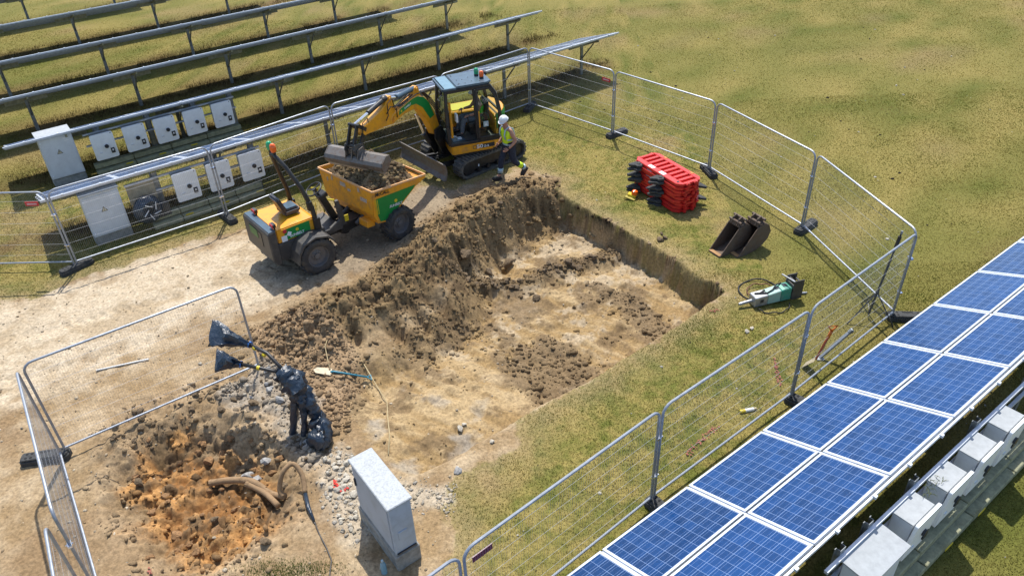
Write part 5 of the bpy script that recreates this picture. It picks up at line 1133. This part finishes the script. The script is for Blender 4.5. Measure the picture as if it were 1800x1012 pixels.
for s in (-1,):
    off = lambda x, z: (sk(x, z, s)[0], sk(x, z, s)[1]+s*.006, z)
    b.add([off(-.66, 1.30), off(.50, 1.33), off(.42, 1.24), off(-.33, .67), off(-.55, .69), off(-.62, .86)], [(0, 1, 2, 3, 4, 5)])
b.build('side_sticker', GREEN, skp)
b = MB(MSK)
for i in range(3): q = -.71+.035*i; b.add([(q, sk(0, 1.28, -1)[1]-.008, 1.28), (q+.014, sk(0, 1.28, -1)[1]-.008, 1.28), (q+.064, sk(0, .90, -1)[1]-.008, .90), (q+.05, sk(0, .90, -1)[1]-.008, .90)], [(0, 1, 2, 3)])
b.build('yellow_stripes', YELLOW, skp)
MK = lambda x, z: MSK @ face(None, x, sk(0, z, -1)[1]-.012, z, (1, 0, 0), (0, (-TW+BW)/.88, 1))
text('hire_sticker_text', 'SUNBELT', .10, MK(-.10, .99), WHITEP, skp, .002, .002, .9); MB(MSK).cyl((-.10, sk(0, 1.1, -1)[1]-.006, 1.10), (-.10, sk(0, 1.1, -1)[1]-.014, 1.10), .042, 12).build('sun_mark', YELLOW, skp)
text('owner_lettering', 'McCALL', .14, MK(-.48, 1.405), BLACKL, skp, .002, .002, .8)
b = MB(MSK)
for (y, z, w2, h2) in ((.1, 1.36, .22, .10), (-.15, 1.28, .12, .06), (.55, 1.40, .05, .10), (-.72, 1.20, .26, .09), (.75, 1.32, .04, .10), (-.55, 1.40, .08, .10)): MB(MSK).box((-.745, y, z), (.008, w2, h2)).build('worn_patch', mat('bare_patch', (.55, .45, .36), .6, 0, .3, 40), skp)
MB(MSK).box((-.70, -.70, .62), (.22, .34, .16)).build('skip_bracket', ORANGEW, skp, bevel=.01)
# its load
def load():
    n = 60; xs_ = np.linspace(-.72, .74, n); ys_ = np.linspace(-1.03, 1.03, n); XX, YY = np.meshgrid(xs_, ys_); x = XX.ravel(); y = YY.ravel()
    e = ss(np.minimum(np.minimum(x+.74, .76-x)/.45, (1.05-np.abs(y))/.5)); r = ridged(x, y, 3.2, 4, s=200)
    z = 1.42+.30*e+(r-.5)*.24*(.3+.7*e)+(fbm(x, y, 6, 4, .6, s=210)-.5)*.10; z = np.where(x > .42, np.minimum(z, z-(x-.42)*.5), z)
    me = bpy.data.meshes.new('soil_load'); i = np.arange(n*n).reshape(n, n); q = np.stack([i[:-1, :-1], i[:-1, 1:], i[1:, 1:], i[1:, :-1]], -1).reshape(-1, 4)
    me.from_pydata(np.stack([x, y, z], 1).tolist(), [], q.tolist()); t = np.clip(r*1.6-.35, 0, 1)[:, None]; c = np.array([.10, .072, .045])*(1-t)+np.array([.24, .175, .10])*t
    at = me.color_attributes.new('Col', 'FLOAT_COLOR', 'POINT'); at.data.foreach_set('color', np.concatenate([c, np.ones((len(c), 1))], 1).astype(np.float32).ravel()); me.materials.append(SOILC)
    me.polygons.foreach_set('use_smooth', [True]*len(me.polygons)); o = bpy.data.objects.new('soil_load', me); col.objects.link(o); o.matrix_world = MSK
    tag(o, 'heap of dug brown soil filling the dumper skip', 'soil', kind='stuff')
    nn = 900; x = rc.rand(nn)*1.3-.66; y = rc.rand(nn)*1.9-.95; e = ss(np.minimum(np.minimum(x+.74, .76-x)/.45, (1.05-np.abs(y))/.5)); z = 1.42+.30*e+(ridged(x, y, 3.2, 4, s=200)-.5)*.24*(.3+.7*e); z = np.where(x > .42, z-(x-.42)*.5, z)
    t = rc.rand(nn, 1); o = lumps('load_clods', x, y, .02+.06*rc.rand(nn)**3, np.array([.12, .085, .05])*(1-t)+np.array([.26, .19, .10])*t, 9, z=z); o.matrix_world = MSK; tag(o, 'clods on top of the soil in the dumper skip', 'clods', kind='stuff')
load()

# ------------------------------------------------------------------ stack of red barriers
BO = (4.08, 17.62); BYAW = R_(-63.4)
def barrier(z, dx, dy, rot, flip, label):
    M = Tz((BO[0], BO[1], z), BYAW+rot) @ Matrix.Translation((dx, dy, 0))
    r = thing('safety_barrier', M.to_translation().to_tuple(), BYAW+rot, label, 'barrier', 'red plastic barriers stacked flat')
    f = -1 if flip else 1
    if flip: M = M @ Matrix.Rotation(math.pi, 4, 'Z')
    L, W_, t = .93, .37, .075
    b = MB(M)
    # strips left and right of the slots, tapered ends, bars between the slots
    b.prism([(-L+.12, -W_), (L-.12, -W_), (L, -W_+.12), (L, -.20), (-L, -.20), (-L, -W_+.12)], 0, t, 'z')
    b.prism([(-L, .24), (L, .24), (L, W_-.10), (L-.12, W_), (-L+.12, W_), (-L, W_-.10)], 0, t, 'z')
    for i in range(10):
        x = -L+.045+i*(2*L-.09)/9; b.box((x, .02, t/2), (.095 if 0 < i < 9 else .09, .44, t-.004))
    b.box((0, .02, .012), (2*L-.1, .44, .02))
    for s in (-1, 1):
        b.box((L+.03, s*.12, t/2), (.07, .10, t*.8)); b.cyl((L+.05, s*.12, 0), (L+.05, s*.12, t+.02), .035, 10)
        b.box((-L-.02, s*.2, t/2), (.05, .10, t*.7))
    b.build('body', REDP, r, bevel=.016, seg=2)
    for x in (-.28, .16): MB(M).box((x, -.285, t+.0015), (.20, .11, .004)).build('reflective_patch', REFW, r)
    MB(M).cyl((L-.18, -.27, t), (L-.18, -.27, t+.012), .035, 12).build('cap', BLACKL, r)
    for x in (-.5, .55): MB(M).box((x, W_-.045, t+.002), (.11, .06, .012)).build('orange_clip', ORH, r)
    for i, x in enumerate((-.62, .28)):
        a = R_(random.uniform(-5, 5)); F = M @ Matrix.Translation((x, -W_+.02, .03)) @ Matrix.Rotation(R_(-34)+a, 4, 'Z') @ Matrix.Rotation(R_(random.uniform(12, 17)), 4, 'X')
        q = MB(F); q.prism([(-.16, .02), (.17, .02), (.15, -.10), (.06, -.17), (-.03, -.33), (-.10, -.35), (-.15, -.16)], -.03, .03, 'z')
        q.prism([(-.10, -.02), (.10, -.02), (.06, -.10), (-.06, -.10)], .03, .05, 'z'); q.build('foot', FOOT, r, bevel=.008)
    return r
zs = [.02+.088*i for i in range(9)]
names = ['bottom barrier of the red stack, resting on the grass', 'second red barrier from the bottom of the stack', 'third red barrier from the bottom of the stack', 'fourth red barrier from the bottom of the stack', 'middle red barrier of the stack, fifth from the grass', 'sixth red barrier from the bottom of the stack', 'third red barrier from the top of the stack', 'second red barrier from the top, right below the slotted top one', 'top barrier of the red stack with two white reflective patches']
for i, z in enumerate(zs):
    barrier(z, random.uniform(-.035, .035), random.uniform(-.02, .02), R_(random.uniform(-1.6, 1.6)), i in (2, 6), names[i])
o = thing('barrier_lamp', (3.26, 17.62, 0), R_(-20), 'red and yellow site lamp lying at the left foot of the barrier stack', 'lamp'); M = ROOTM[o] @ Matrix.Rotation(.2, 4, 'Y')
MB(M).box((-.05, 0, .05), (.22, .16, .09)).build('battery_case', YELLOW, o, bevel=.015); MB(M).lathe([(.08, .0), (.085, .05), (.07, .10), (.001, .13)], (.0, 0, .10), 'z', 14).build('lens', AMBER, o, smooth=True)
MB(M).prism([(-.22, -.16), (.05, -.20), (.10, -.10), (-.18, -.06)], .01, .04, 'z').build('flat_foot', mat('dull_yellow', (.42, .34, .06), .6), o)

# ------------------------------------------------------------------ digging buckets
def dig_bucket(x, y, yaw, w, label, sc_=1.0):
    r = thing('digging_bucket', (x, y, .0), yaw, label, 'excavator bucket', 'rusty digging buckets on the lawn'); M = ROOTM[r] @ Matrix.Scale(sc_, 4)
    out = [(.10, .64), (.30, .40), (.62, .015), (.40, -.015), (.16, .02), (-.08, .09), (-.27, .24), (-.34, .42), (-.26, .60), (-.10, .70)]
    shell = [(.64, .0), (.40, -.02), (.16, .015), (-.08, .085), (-.275, .235), (-.345, .42), (-.265, .605), (-.10, .71), (.10, .67)]
    inn = [(q[0]+.0, q[1]) for q in [(.62, .03), (.40, .01), (.17, .045), (-.065, .11), (-.25, .25), (-.315, .42), (-.24, .585), (-.085, .68), (.10, .64)]]
    b = MB(M); k = len(shell); h = w/2
    b.add([(x_, s*h, z) for s in (-1, 1) for x_, z in shell]+[(x_, s*h, z) for s in (-1, 1) for x_, z in inn],
          [(i, i+1, k+i+1, k+i) for i in range(k-1)]+[(2*k+i, 3*k+i, 3*k+i+1, 2*k+i+1) for i in range(k-1)]+[(0, k, 3*k, 2*k), (k-1, 2*k-1, 4*k-1, 3*k-1)])
    sh = b.build('shell', RUSTB, r)
    for s in (-1, 1): MB(M).prism(out, s*h-.012, s*h+.012, 'y').build('side_plate', RUSTB, r, bevel=.004)
    MB(M).box((.585, 0, .035), (.10, w*.94, .012)).build('cutting_lip', mat('rust_lip', (.40, .22, .09), .8, 0, .2), sh)
    for s in (-1, 1):
        b = MB(M); b.prism([(-.15, .62), (-.12, .80), (-.03, .86), (.06, .82), (.12, .66), (.02, .64)], s*.09-.014, s*.09+.014, 'y'); b.build('hanger', RUSTB, r, bevel=.006)
    b = MB(M); b.cyl((-.08, -.20, .80), (-.08, .20, .80), .032, 12); b.cyl((.06, -.19, .74), (.06, .19, .74), .032, 12); b.box((-.02, 0, .69), (.22, w*.86, .05)); b.build('hanger_pin', RUSTB, r, smooth=True)
    return r
dig_bucket(5.19, 15.02, R_(209), .37, 'left one of two rusty digging buckets on the lawn, its mouth open to the left', .96)
dig_bucket(5.60, 14.98, R_(209), .37, 'right one of two rusty digging buckets on the lawn, tucked behind its twin', .98)
# ------------------------------------------------------------------ hydraulic breaker
bh = thing('hydraulic_breaker', (4.66, 12.64, 0), R_(15), 'green and grey hydraulic breaker with hoses lying on the lawn', 'breaker'); M = ROOTM[bh]
MB(M).tube([(0, 0, .10), (.03, 0, .10), (.36, 0, .13)], [.022, .034, .036], 12).build('chisel', BREAKS, bh, smooth=True)
b = MB(M); b.prism([(.30, .02), (.60, .026), (.60, .262), (.30, .245)], -.12, .12, 'y'); fr = b.build('front_housing', BREAKS, bh, bevel=.012); MB(M).box((.46, -.123, .15), (.07, .008, .07)).build('side_port', BLACKL, fr)
b = MB(M); b.prism([(.90, .035), (1.14, .04), (1.14, .33), (.98, .33), (.90, .308)], -.125, .125, 'y'); rh = b.build('rear_housing', BREAKG, bh, bevel=.015)
MB(M).prism([(.603, .03), (.897, .036), (.897, .308), (.603, .264)], -.118, .118, 'y').build('mid_housing', BREAKM, bh, bevel=.012)
for x in (.86, 1.04): MB(M).box((x, .02, .335 if x > .9 else .305), (.10, .09, .008)).build('slot', BLACKL, rh)
b = MB(M)
for y in (-.13, .13): b.box((1.27, y, .26), (.24, .022, .46)); 
b.box((1.155, 0, .22), (.03, .30, .34)); b.cyl((1.20, -.15, .44), (1.20, .15, .44), .02, 8); b.cyl((1.34, -.15, .40), (1.34, .15, .40), .02, 8); b.build('head_bracket', DGREY, bh, bevel=.006)
MB(M).beam((1.14, -.16, .50), (1.05, .18, .50), .03, .02).build('bar', BREAKS, bh)
ring = lambda cx, cy, rx, ry, z, a0, a1, n=22: [(cx+rx*math.cos(R_(a0+(a1-a0)*i/n)), cy+ry*math.sin(R_(a0+(a1-a0)*i/n)), z+.02*math.sin(i*.9)) for i in range(n+1)]
b = MB(M); b.tube(ring(.72, .40, .44, .38, .035, -60, 250)+[(.60, .06, .28), (.46, .0, .27)], .016, 6); b.tube([(1.0, .10, .34), (.86, .06, .36), (.74, -.02, .31), (.60, -.05, .28), (.40, .02, .27), (.36, .04, .26)], .016, 6); b.tube(ring(.70, -.16, .36, .28, .03, 185, 345), .013, 6)
b.build('hose', RUBBER, bh, smooth='all')
MB(M).tube(ring(.72, .33, .30, .25, .06, 20, 200), .012, 6).build('red_hose', mat('red_brown_hose', (.16, .05, .03), .6), bh, smooth='all')
o = thing('loose_pin', (6.095, 13.031), R_(5), 'short steel pin lying on the grass beside the breaker bracket', 'pin'); MB(ROOTM[o]).cyl((-.10, 0, .03), (.12, 0, .03), .022, 10).build('pin', BREAKS, o); MB(ROOTM[o]).cyl((-.12, 0, .03), (-.10, 0, .03), .03, 10).build('collar', BREAKS, o)
# ------------------------------------------------------------------ tripod
tp = thing('tripod', (7.12, 12.12, 0), 0, 'tall thin black tripod standing just inside the fence corner', 'tripod'); M = ROOTM[tp]
T0 = Vector((.02, .02, .10)); T1 = Vector((.20, .02, 1.95))
MB(M).tube([T0, T0.lerp(T1, .7)], .022, 8).build('pole', BLACKP, tp); MB(M).tube([T0.lerp(T1, .68), T1], .016, 8).build('upper_pole', BLACKP, tp)
MB(M).tube([T0.lerp(T1, .84), T0.lerp(T1, .97)], .034, 8).build('grip', BLACKP, tp); MB(M).cyl(T1, T1+Vector((.005, 0, .06)), .022, 8).build('head', GALVD, tp)
hub = T0.lerp(T1, .28)
for a in (200, 320, 80):
    f = Vector((.50*math.cos(R_(a)), .50*math.sin(R_(a)), .01)); MB(M).tube([hub, f], .014, 6).build('leg', BLACKP, tp); MB(M).tube([T0+Vector((0, 0, .06)), hub.lerp(f, .62)], .008, 5).build('strut', BLACKP, tp)
b = MB(M); b.blob(hub, (.04, .04, .05), 8); b.build('hub', BLACKP, tp)
# ------------------------------------------------------------------ hand tools
sv = thing('shovel', (5.45, 10.62, 0), 0, 'shovel with orange shaft standing against the fence beside the solar table', 'shovel'); M = ROOTM[sv]
Pb = Vector((-.10, .16, .02)); Pm = Vector((.06, .0, .28)); Pt = Vector((.10, -.22, 1.10))
b = MB(M); d = (Pm-Pb); b.add([Pb+Vector((-.03, -.09, 0)), Pb+Vector((.10, .06, 0)), Pm+Vector((.05, .06, 0)), Pm+Vector((-.07, -.08, 0)), Pb+Vector((-.03, -.09, .012)), Pb+Vector((.10, .06, .012)), Pm+Vector((.05, .06, .012)), Pm+Vector((-.07, -.08, .012))], [(0, 1, 2, 3), (4, 7, 6, 5), (0, 4, 5, 1), (1, 5, 6, 2), (2, 6, 7, 3), (3, 7, 4, 0)]); b.build('blade', SHOVEL, sv)
MB(M).tube([Pm, Pm.lerp(Pt, .5), Pt], [.020, .024, .02], 8).build('shaft', mat('dark_orange_shaft', (.50, .07, .02), .5), sv, smooth='all')
b = MB(M); b.tube([Pt, Pt+Vector((-.07, .02, .09)), Pt+Vector((.07, -.02, .12)), Pt], .018, 6); b.tube([Pm.lerp(Pt, .75), Pt], .028, 8); b.build('grip', ORH, sv, smooth='all')
cl = thing('steel_prop', (5.75, 10.95, 0), 0, 'grey steel prop leaning beside the orange shovel at the fence', 'steel prop'); M = ROOTM[cl]
b = MB(M); b.beam((0, 0, .02), (.42, -.02, .62), .06, .035); b.build('bar', GALV, cl); MB(M).box((.44, -.02, .65), (.09, .08, .06), Matrix.Rotation(-.9, 3, 'Y')).build('clamp', GALVD, cl, bevel=.01); MB(M).box((0, .0, .012), (.14, .12, .02)).build('base_plate', GALVD, cl)
sy = thing('spray_can', (*(3.870, 9.597), 0), R_(12), 'yellow and white marker spray can lying on the grass', 'spray can'); M = ROOTM[sy]
MB(M).cyl((0, 0, .035), (.10, 0, .035), .034, 14).build('yellow_end', YELLOW, sy); MB(M).cyl((.10, 0, .035), (.26, 0, .035), .034, 14).build('can', WHITEP, sy); MB(M).cyl((.26, 0, .035), (.31, 0, .035), .027, 12).build('cap', SHOVEL, sy)
bl = (-3.828, 11.097); be = (-2.843, 11.094)
sp = thing('spade', (bl[0], bl[1], hz(*bl)), 0, 'spade with blue green shaft lying on the soil at the edge of the dig', 'spade')
A = Vector((bl[0], bl[1], hz(*bl)+.05)); B_ = Vector((be[0], be[1], hz(*be)+.10)); d = (B_-A).normalized(); n_ = Vector((-d.y, d.x, 0)).normalized()
b = MB(); b.add([A+n_*.08+d*.06, A+d*0, A-n_*.08+d*.06, A-n_*.10+d*.34, A+n_*.10+d*.34]+[q+Vector((0, 0, .015)) for q in (A+n_*.08+d*.06, A+d*0, A-n_*.08+d*.06, A-n_*.10+d*.34, A+n_*.10+d*.34)], [(0, 1, 2, 3, 4), (9, 8, 7, 6, 5), (0, 5, 6, 1), (1, 6, 7, 2), (2, 7, 8, 3), (3, 8, 9, 4), (4, 9, 5, 0)]); b.build('blade', mat('pale_blade', (.36, .31, .22), .5, .3, .15), sp)
MB().tube([A+d*.33, A+d*.38+Vector((0, 0, .03)), B_], [.03, .02, .018], 8).build('shaft', BLUEH, sp, smooth='all'); MB().tube([B_, B_+d*.06+n_*.07, B_+d*.10-n_*.07, B_], .014, 6).build('grip', BLUEH, sp, smooth='all')
a0 = (-8.137, 11.469); a1 = (-7.222, 11.751)
lt = thing('marker_lath', (a0[0], a0[1], hz(*a0)), 0, 'pale timber lath lying on the bare soil behind the near hole', 'lath'); MB().beam((a0[0], a0[1], hz(*a0)+.03), (a1[0], a1[1], hz(*a1)+.03), .028, .02).build('lath', LATH, lt)
bt_ = (-1.996, 6.710)
wb = thing('water_bottle', (bt_[0], bt_[1], hz(*bt_)), 0, 'blue plastic water bottle standing at the foot of the grey cabinet', 'bottle'); MB(ROOTM[wb]).lathe([(.001, 0), (.045, .005), (.045, .17), (.035, .21), (.015, .24), (.015, .26)], (0, 0, 0), 'z', 14).build('bottle', BOTTLE, wb, smooth=True); MB(ROOTM[wb]).cyl((0, 0, .255), (0, 0, .28), .018, 10).build('cap', REFLECT, wb)

# ------------------------------------------------------------------ the grey cabinet beside the dig
Pn = Vector((-1.79, 6.76, 0)); Pl = Vector((-2.44, 7.68, 0)); yaw = math.atan2((Pl-Pn).y, (Pl-Pn).x); L = (Pl-Pn).length; zc = hz(-2, 7.2)
cb = thing('street_cabinet', (Pn.x, Pn.y, zc), yaw, 'weathered grey cabinet with stained white top standing beside the dug area', 'cabinet'); M = ROOTM[cb]   # local x along its length, y<0 on its far side
W2 = .34
b = MB(M); b.box((L/2, -W2/2, .13), (L+.05, W2+.05, .34)); b.box((L/2, -W2/2, .315), (L+.02, W2+.02, .03)); b.build('plinth', PLINTH, cb, bevel=.012)
b = MB(M); b.box((L/2, -W2/2, .80), (L, W2, .94)); b.build('housing', CABC, cb, bevel=.008)
b = MB(M); b.box((L/2, -W2/2, 1.295), (L+.05, W2+.05, .045)); b.build('top', CABL, cb, bevel=.012)
MB(M).box((L/2, .006, .80), (L-.10, .014, .86)).build('door', mat('cabinet_door', (.38, .43, .49), .6, 0, .05, 3, dirt=(.33, .36, .38)), cb, bevel=.004)
MB(M).box((L-.10, .022, .95), (.03, .03, .14)).build('door_handle', BLACKL, cb)
MB(M).box((-.006, -W2/2+.02, .68), (.014, .14, .16)).build('end_hatch', CABC, cb, bevel=.004); MB(M).box((-.012, -W2/2, .345), (.02, W2*.9, .02)).build('sill', BLACKL, cb)

# ------------------------------------------------------------------ wrapped cable ends rising from the hole
def PZ(p, z): return Vector((p[0], p[1], z))
root_p = (-3.422, 9.170); cbz = thing('wrapped_cable_bundle', (root_p[0], root_p[1], -.2), 0, 'black plastic wrapped cable bundle rising from the near hole, bagged ends on top', 'cable bundle')
def crinkle(name, pts, rad, seed, parent=cbz, m_=BLUEBAG, n=16, amp=.22, sub=6):
    rr = random.Random(seed); P = []; Rr = []
    for i in range(len(pts)-1):
        for k in range(sub):
            t = k/sub; P.append(pts[i].lerp(pts[i+1], t)+Vector((rr.uniform(-1, 1), rr.uniform(-1, 1), rr.uniform(-1, 1)))*.012); Rr.append((rad[i]*(1-t)+rad[i+1]*t)*rr.uniform(1-amp*.6, 1+amp))
    P.append(pts[-1]); Rr.append(rad[-1]); b = MB(); b.tube(P, Rr, n)
    b.v = [q+Vector((rr.uniform(-1, 1), rr.uniform(-1, 1), rr.uniform(-1, 1)))*Rr[min(len(Rr)-1, i//n)]*.20 for i, q in enumerate(b.v)]
    return b.build(name, m_, parent, smooth='all')
T = [PZ((-3.460, 9.219), -.25), PZ((-3.367, 9.430), .08), PZ((-3.421, 9.601), .30), PZ((-3.520, 9.643), .58), PZ((-3.627, 9.787), .80), PZ((-3.764, 9.933), 1.0), PZ((-3.924, 9.917), 1.12)]
crinkle('wrapped_trunk', T, [.15, .115, .10, .11, .12, .135, .11], 1, amp=.34)
crinkle('wrapped_bulge', [PZ((-4.026, 9.982), 1.08), PZ((-3.863, 9.853), 1.05), PZ((-3.705, 9.697), .92), PZ((-3.660, 9.615), .72)], [.09, .15, .14, .08], 2, amp=.4)
crinkle('wrapped_leg', [PZ((-3.748, 9.669), .85), PZ((-3.798, 9.625), .5), PZ((-3.942, 9.559), -.05)], [.07, .06, .06], 3); crinkle('wrapped_leg', [PZ((-3.614, 9.574), .8), PZ((-3.633, 9.529), .45), PZ((-3.705, 9.459), -.1)], [.07, .05, .055], 4)
crinkle('loose_wrap', [PZ((-3.535, 9.285), .22), PZ((-3.387, 9.239), .20), PZ((-3.225, 9.289), .14)], [.08, .16, .09], 5, amp=.35); crinkle('loose_wrap', [PZ((-3.459, 9.484), .38), PZ((-3.328, 9.468), .28), PZ((-3.296, 9.152), .02)], [.11, .15, .10], 6, amp=.35)
K1 = [PZ((-3.853, 9.874), 1.12), PZ((-4.007, 9.953), 1.25), PZ((-4.198, 10.115), 1.37), PZ((-4.518, 10.295), 1.42)]; K2 = [PZ((-3.960, 9.904), 1.10), PZ((-4.113, 9.900), 1.16), PZ((-4.334, 9.944), 1.2), PZ((-4.624, 9.993), 1.25)]
MB().tube(K1, .032, 10).build('cable_end', BLACKP, cbz, smooth='all'); MB().tube(K2, .032, 10).build('cable_end', BLACKP, cbz, smooth='all')
for P_, t in ((K1, .45), (K1, .8), (K2, .4)):
    q = P_[1].lerp(P_[3], t); q2 = q+(P_[3]-P_[1]).normalized()*.05; MB().tube([q, q2], .038, 10).build('yellow_tape', YELLOW, cbz)
def bag(nm, A_, B2, tipw, seed):
    """a polythene bag gathered at A_, flattened and wide at B2"""
    rr = random.Random(seed); d = (B2-A_); side = d.cross(Vector((.2, -.6, .8))).normalized(); th = d.cross(side).normalized(); V = []; n = 14; K = 9
    for i in range(K+1):
        t = i/K; wd = .045+(tipw-.045)*t**1.2; tk = .045*(1-t)+.02+.06*math.sin(math.pi*t)
        for j in range(n):
            a = 2*math.pi*j/n; V.append(A_+d*t+side*math.cos(a)*wd*(1+rr.uniform(-.18, .14))+th*math.sin(a)*tk*(1+rr.uniform(-.8, .8))+d*(.10*math.cos(a)*t*t+rr.uniform(-.03, .03)))
    F = [(i*n+j, i*n+(j+1) % n, (i+1)*n+(j+1) % n, (i+1)*n+j) for i in range(K) for j in range(n)]+[tuple(range(n-1, -1, -1)), tuple(K*n+j for j in range(n))]
    return MB().add(V, F).build(nm, BLUEBAG, cbz, smooth=True)
bag('bagged_end', K1[3], PZ((-5.254, 10.575), 1.5), .25, 1); bag('bagged_end', K2[3], PZ((-5.081, 10.083), 1.3), .22, 2)
for q, d in ((K1[3], K1[3]-K1[2]), (K2[3], K2[3]-K2[2])): MB().tube([q, q+d.normalized()*.03], .058, 12).build('blue_tie', mat('blue_tape', (.03, .16, .5), .4), cbz)
# old conduits in the hole
def spline(P, n=5):
    out = []
    for i in range(len(P)-1):
        a, b, c, d = P[max(i-1, 0)], P[i], P[i+1], P[min(i+2, len(P)-1)]
        for k in range(n):
            t = k/n; out.append(.5*((2*b)+(c-a)*t+(2*a-5*b+4*c-d)*t*t+(3*b-a-3*c+d)*t*t*t))
    return out+[P[-1]]
def hpt(px, dz=.04): return Vector((px[0], px[1], hz(*px)+dz))
for k, (P_, r_, lab) in enumerate((([(-5.160, 8.735), (-4.792, 8.715), (-4.379, 8.584), (-4.048, 8.377), (-3.767, 8.206)], .055, 'dirty brown conduit crossing the orange hole'), ([(-4.478, 8.560), (-4.152, 8.378), (-3.846, 8.058)], .048, 'second dirty conduit just in front in the orange hole'))):
    pts = spline([hpt(q, .10) for q in P_]); o = thing('conduit', pts[0].to_tuple(), 0, lab, 'conduit'); MB().tube(pts, r_, 10).build('pipe', CONDUIT, o, smooth='all'); MB().tube([pts[0]-(pts[1]-pts[0]).normalized()*.01, pts[0]+(pts[1]-pts[0]).normalized()*.04], r_*1.08, 10).build('collar', CONDUIT, o)
pl_ = [((-3.783, 8.200), .05), ((-3.842, 8.273), .18), ((-3.768, 8.408), .34), ((-3.615, 8.510), .38), ((-3.472, 8.392), .26), ((-3.409, 8.162), .10), ((-3.312, 7.899), .06), ((-3.175, 7.644), .05)]
pts = [Vector((q[0], q[1], hz(*q)*.5+h)) for q, h in pl_]
o = thing('cable_loop', pts[0].to_tuple(), 0, 'brown cable looping up out of the orange hole, its end taped black', 'cable'); MB().tube(spline(pts[:6]), .040, 10).build('cable', CONDUIT, o, smooth='all'); MB().tube(pts[5:], [.034, .034, .018], 8).build('taped_end', BLUEBAG, o, smooth='all')
pts = [hpt(q, .015) for q in ((-3.175, 7.644), (-3.054, 7.408), (-2.897, 7.148), (-2.795, 6.948), (-2.779, 6.711), (-2.700, 6.434))]; o = thing('thin_lead', pts[0].to_tuple(), 0, 'thin grey lead trailing from the taped cable end to the bottom edge', 'lead'); MB().tube(pts, .009, 6).build('lead', DGREY, o, smooth='all'); MB().tube([pts[0], pts[0].lerp(pts[1], .2)], .016, 6).build('plug', BLACKP, o)
pts = [hpt(q, .02) for q in ((-2.974, 11.447), (-2.615, 10.901), (-2.409, 10.497), (-2.338, 10.047), (-2.232, 9.500), (-2.189, 8.977))]; o = thing('string_line', pts[0].to_tuple(), 0, 'pale string lying across the shallow end of the dig', 'string'); MB().tube(pts, .010, 5).build('string', ROPE, o, smooth='all')
pts = [hpt(q, .02) for q in ((-3.658, 11.887), (-3.686, 11.657), (-3.593, 11.341), (-3.523, 11.152))]; o = thing('string_line', pts[0].to_tuple(), 0, 'short pale string hanging down the flank of the spoil heap', 'string'); MB().tube(pts, .010, 5).build('string', ROPE, o, smooth='all')
# ------------------------------------------------------------------ sprayed marks: thin films of red paint on ground and turf
def mark(P_, w, label, seed, m0=SPRAYF, dens=1.6):
    rr = random.Random(seed); b = MB()
    for i in range(len(P_)-1):
        A, B = Vector((*P_[i], 0)), Vector((*P_[i+1], 0)); n = max(3, int((B-A).length/.02))
        for k in range(int(n*dens)):
            c = A.lerp(B, rr.random())+Vector((rr.gauss(0, w*.35), rr.gauss(0, w*.35), 0)); r = rr.uniform(.010, .028)
            z = hz(c.x, c.y)+.012+rr.random()*.022; m_ = 5; a0 = rr.random()*6
            b.add([(c.x+r*math.cos(a0+j*6.283/m_)*rr.uniform(.5, 1), c.y+r*math.sin(a0+j*6.283/m_)*rr.uniform(.5, 1), z+rr.uniform(-.008, .008)) for j in range(m_)], [tuple(range(m_))])
    o = b.build('paint_mark', m0, None); tag(o, label, 'paint mark', kind=None); return o
mark([(-2.999, 8.418), (-2.862, 8.247), (-2.759, 8.288)], .05, 'bright red L shaped spray mark on the pale rubble', 1, SPRAYR, 7)
mark([(4.918, 11.003), (4.836, 10.601), (4.788, 10.244)], .06, 'faded red sprayed line on the grass beside the shovel', 2)
mark([(3.392, 9.267), (3.036, 8.983), (2.756, 8.656)], .09, 'red sprayed patch on the grass near the spray can', 3)
mark([(4.033, 12.552), (4.227, 12.578)], .06, 'small red sprayed dash at the corner of the dig', 4)
mark([(-5.455, 6.935), (-5.352, 6.835)], .05, 'faint red spray mark on the soil at the bottom left', 5)
# clod of turf on the lawn
for i, q in enumerate(((3.643, 15.702), (3.671, 15.488), (3.545, 15.394))): put_lump('c', q[0], q[1], .06+.02*i)
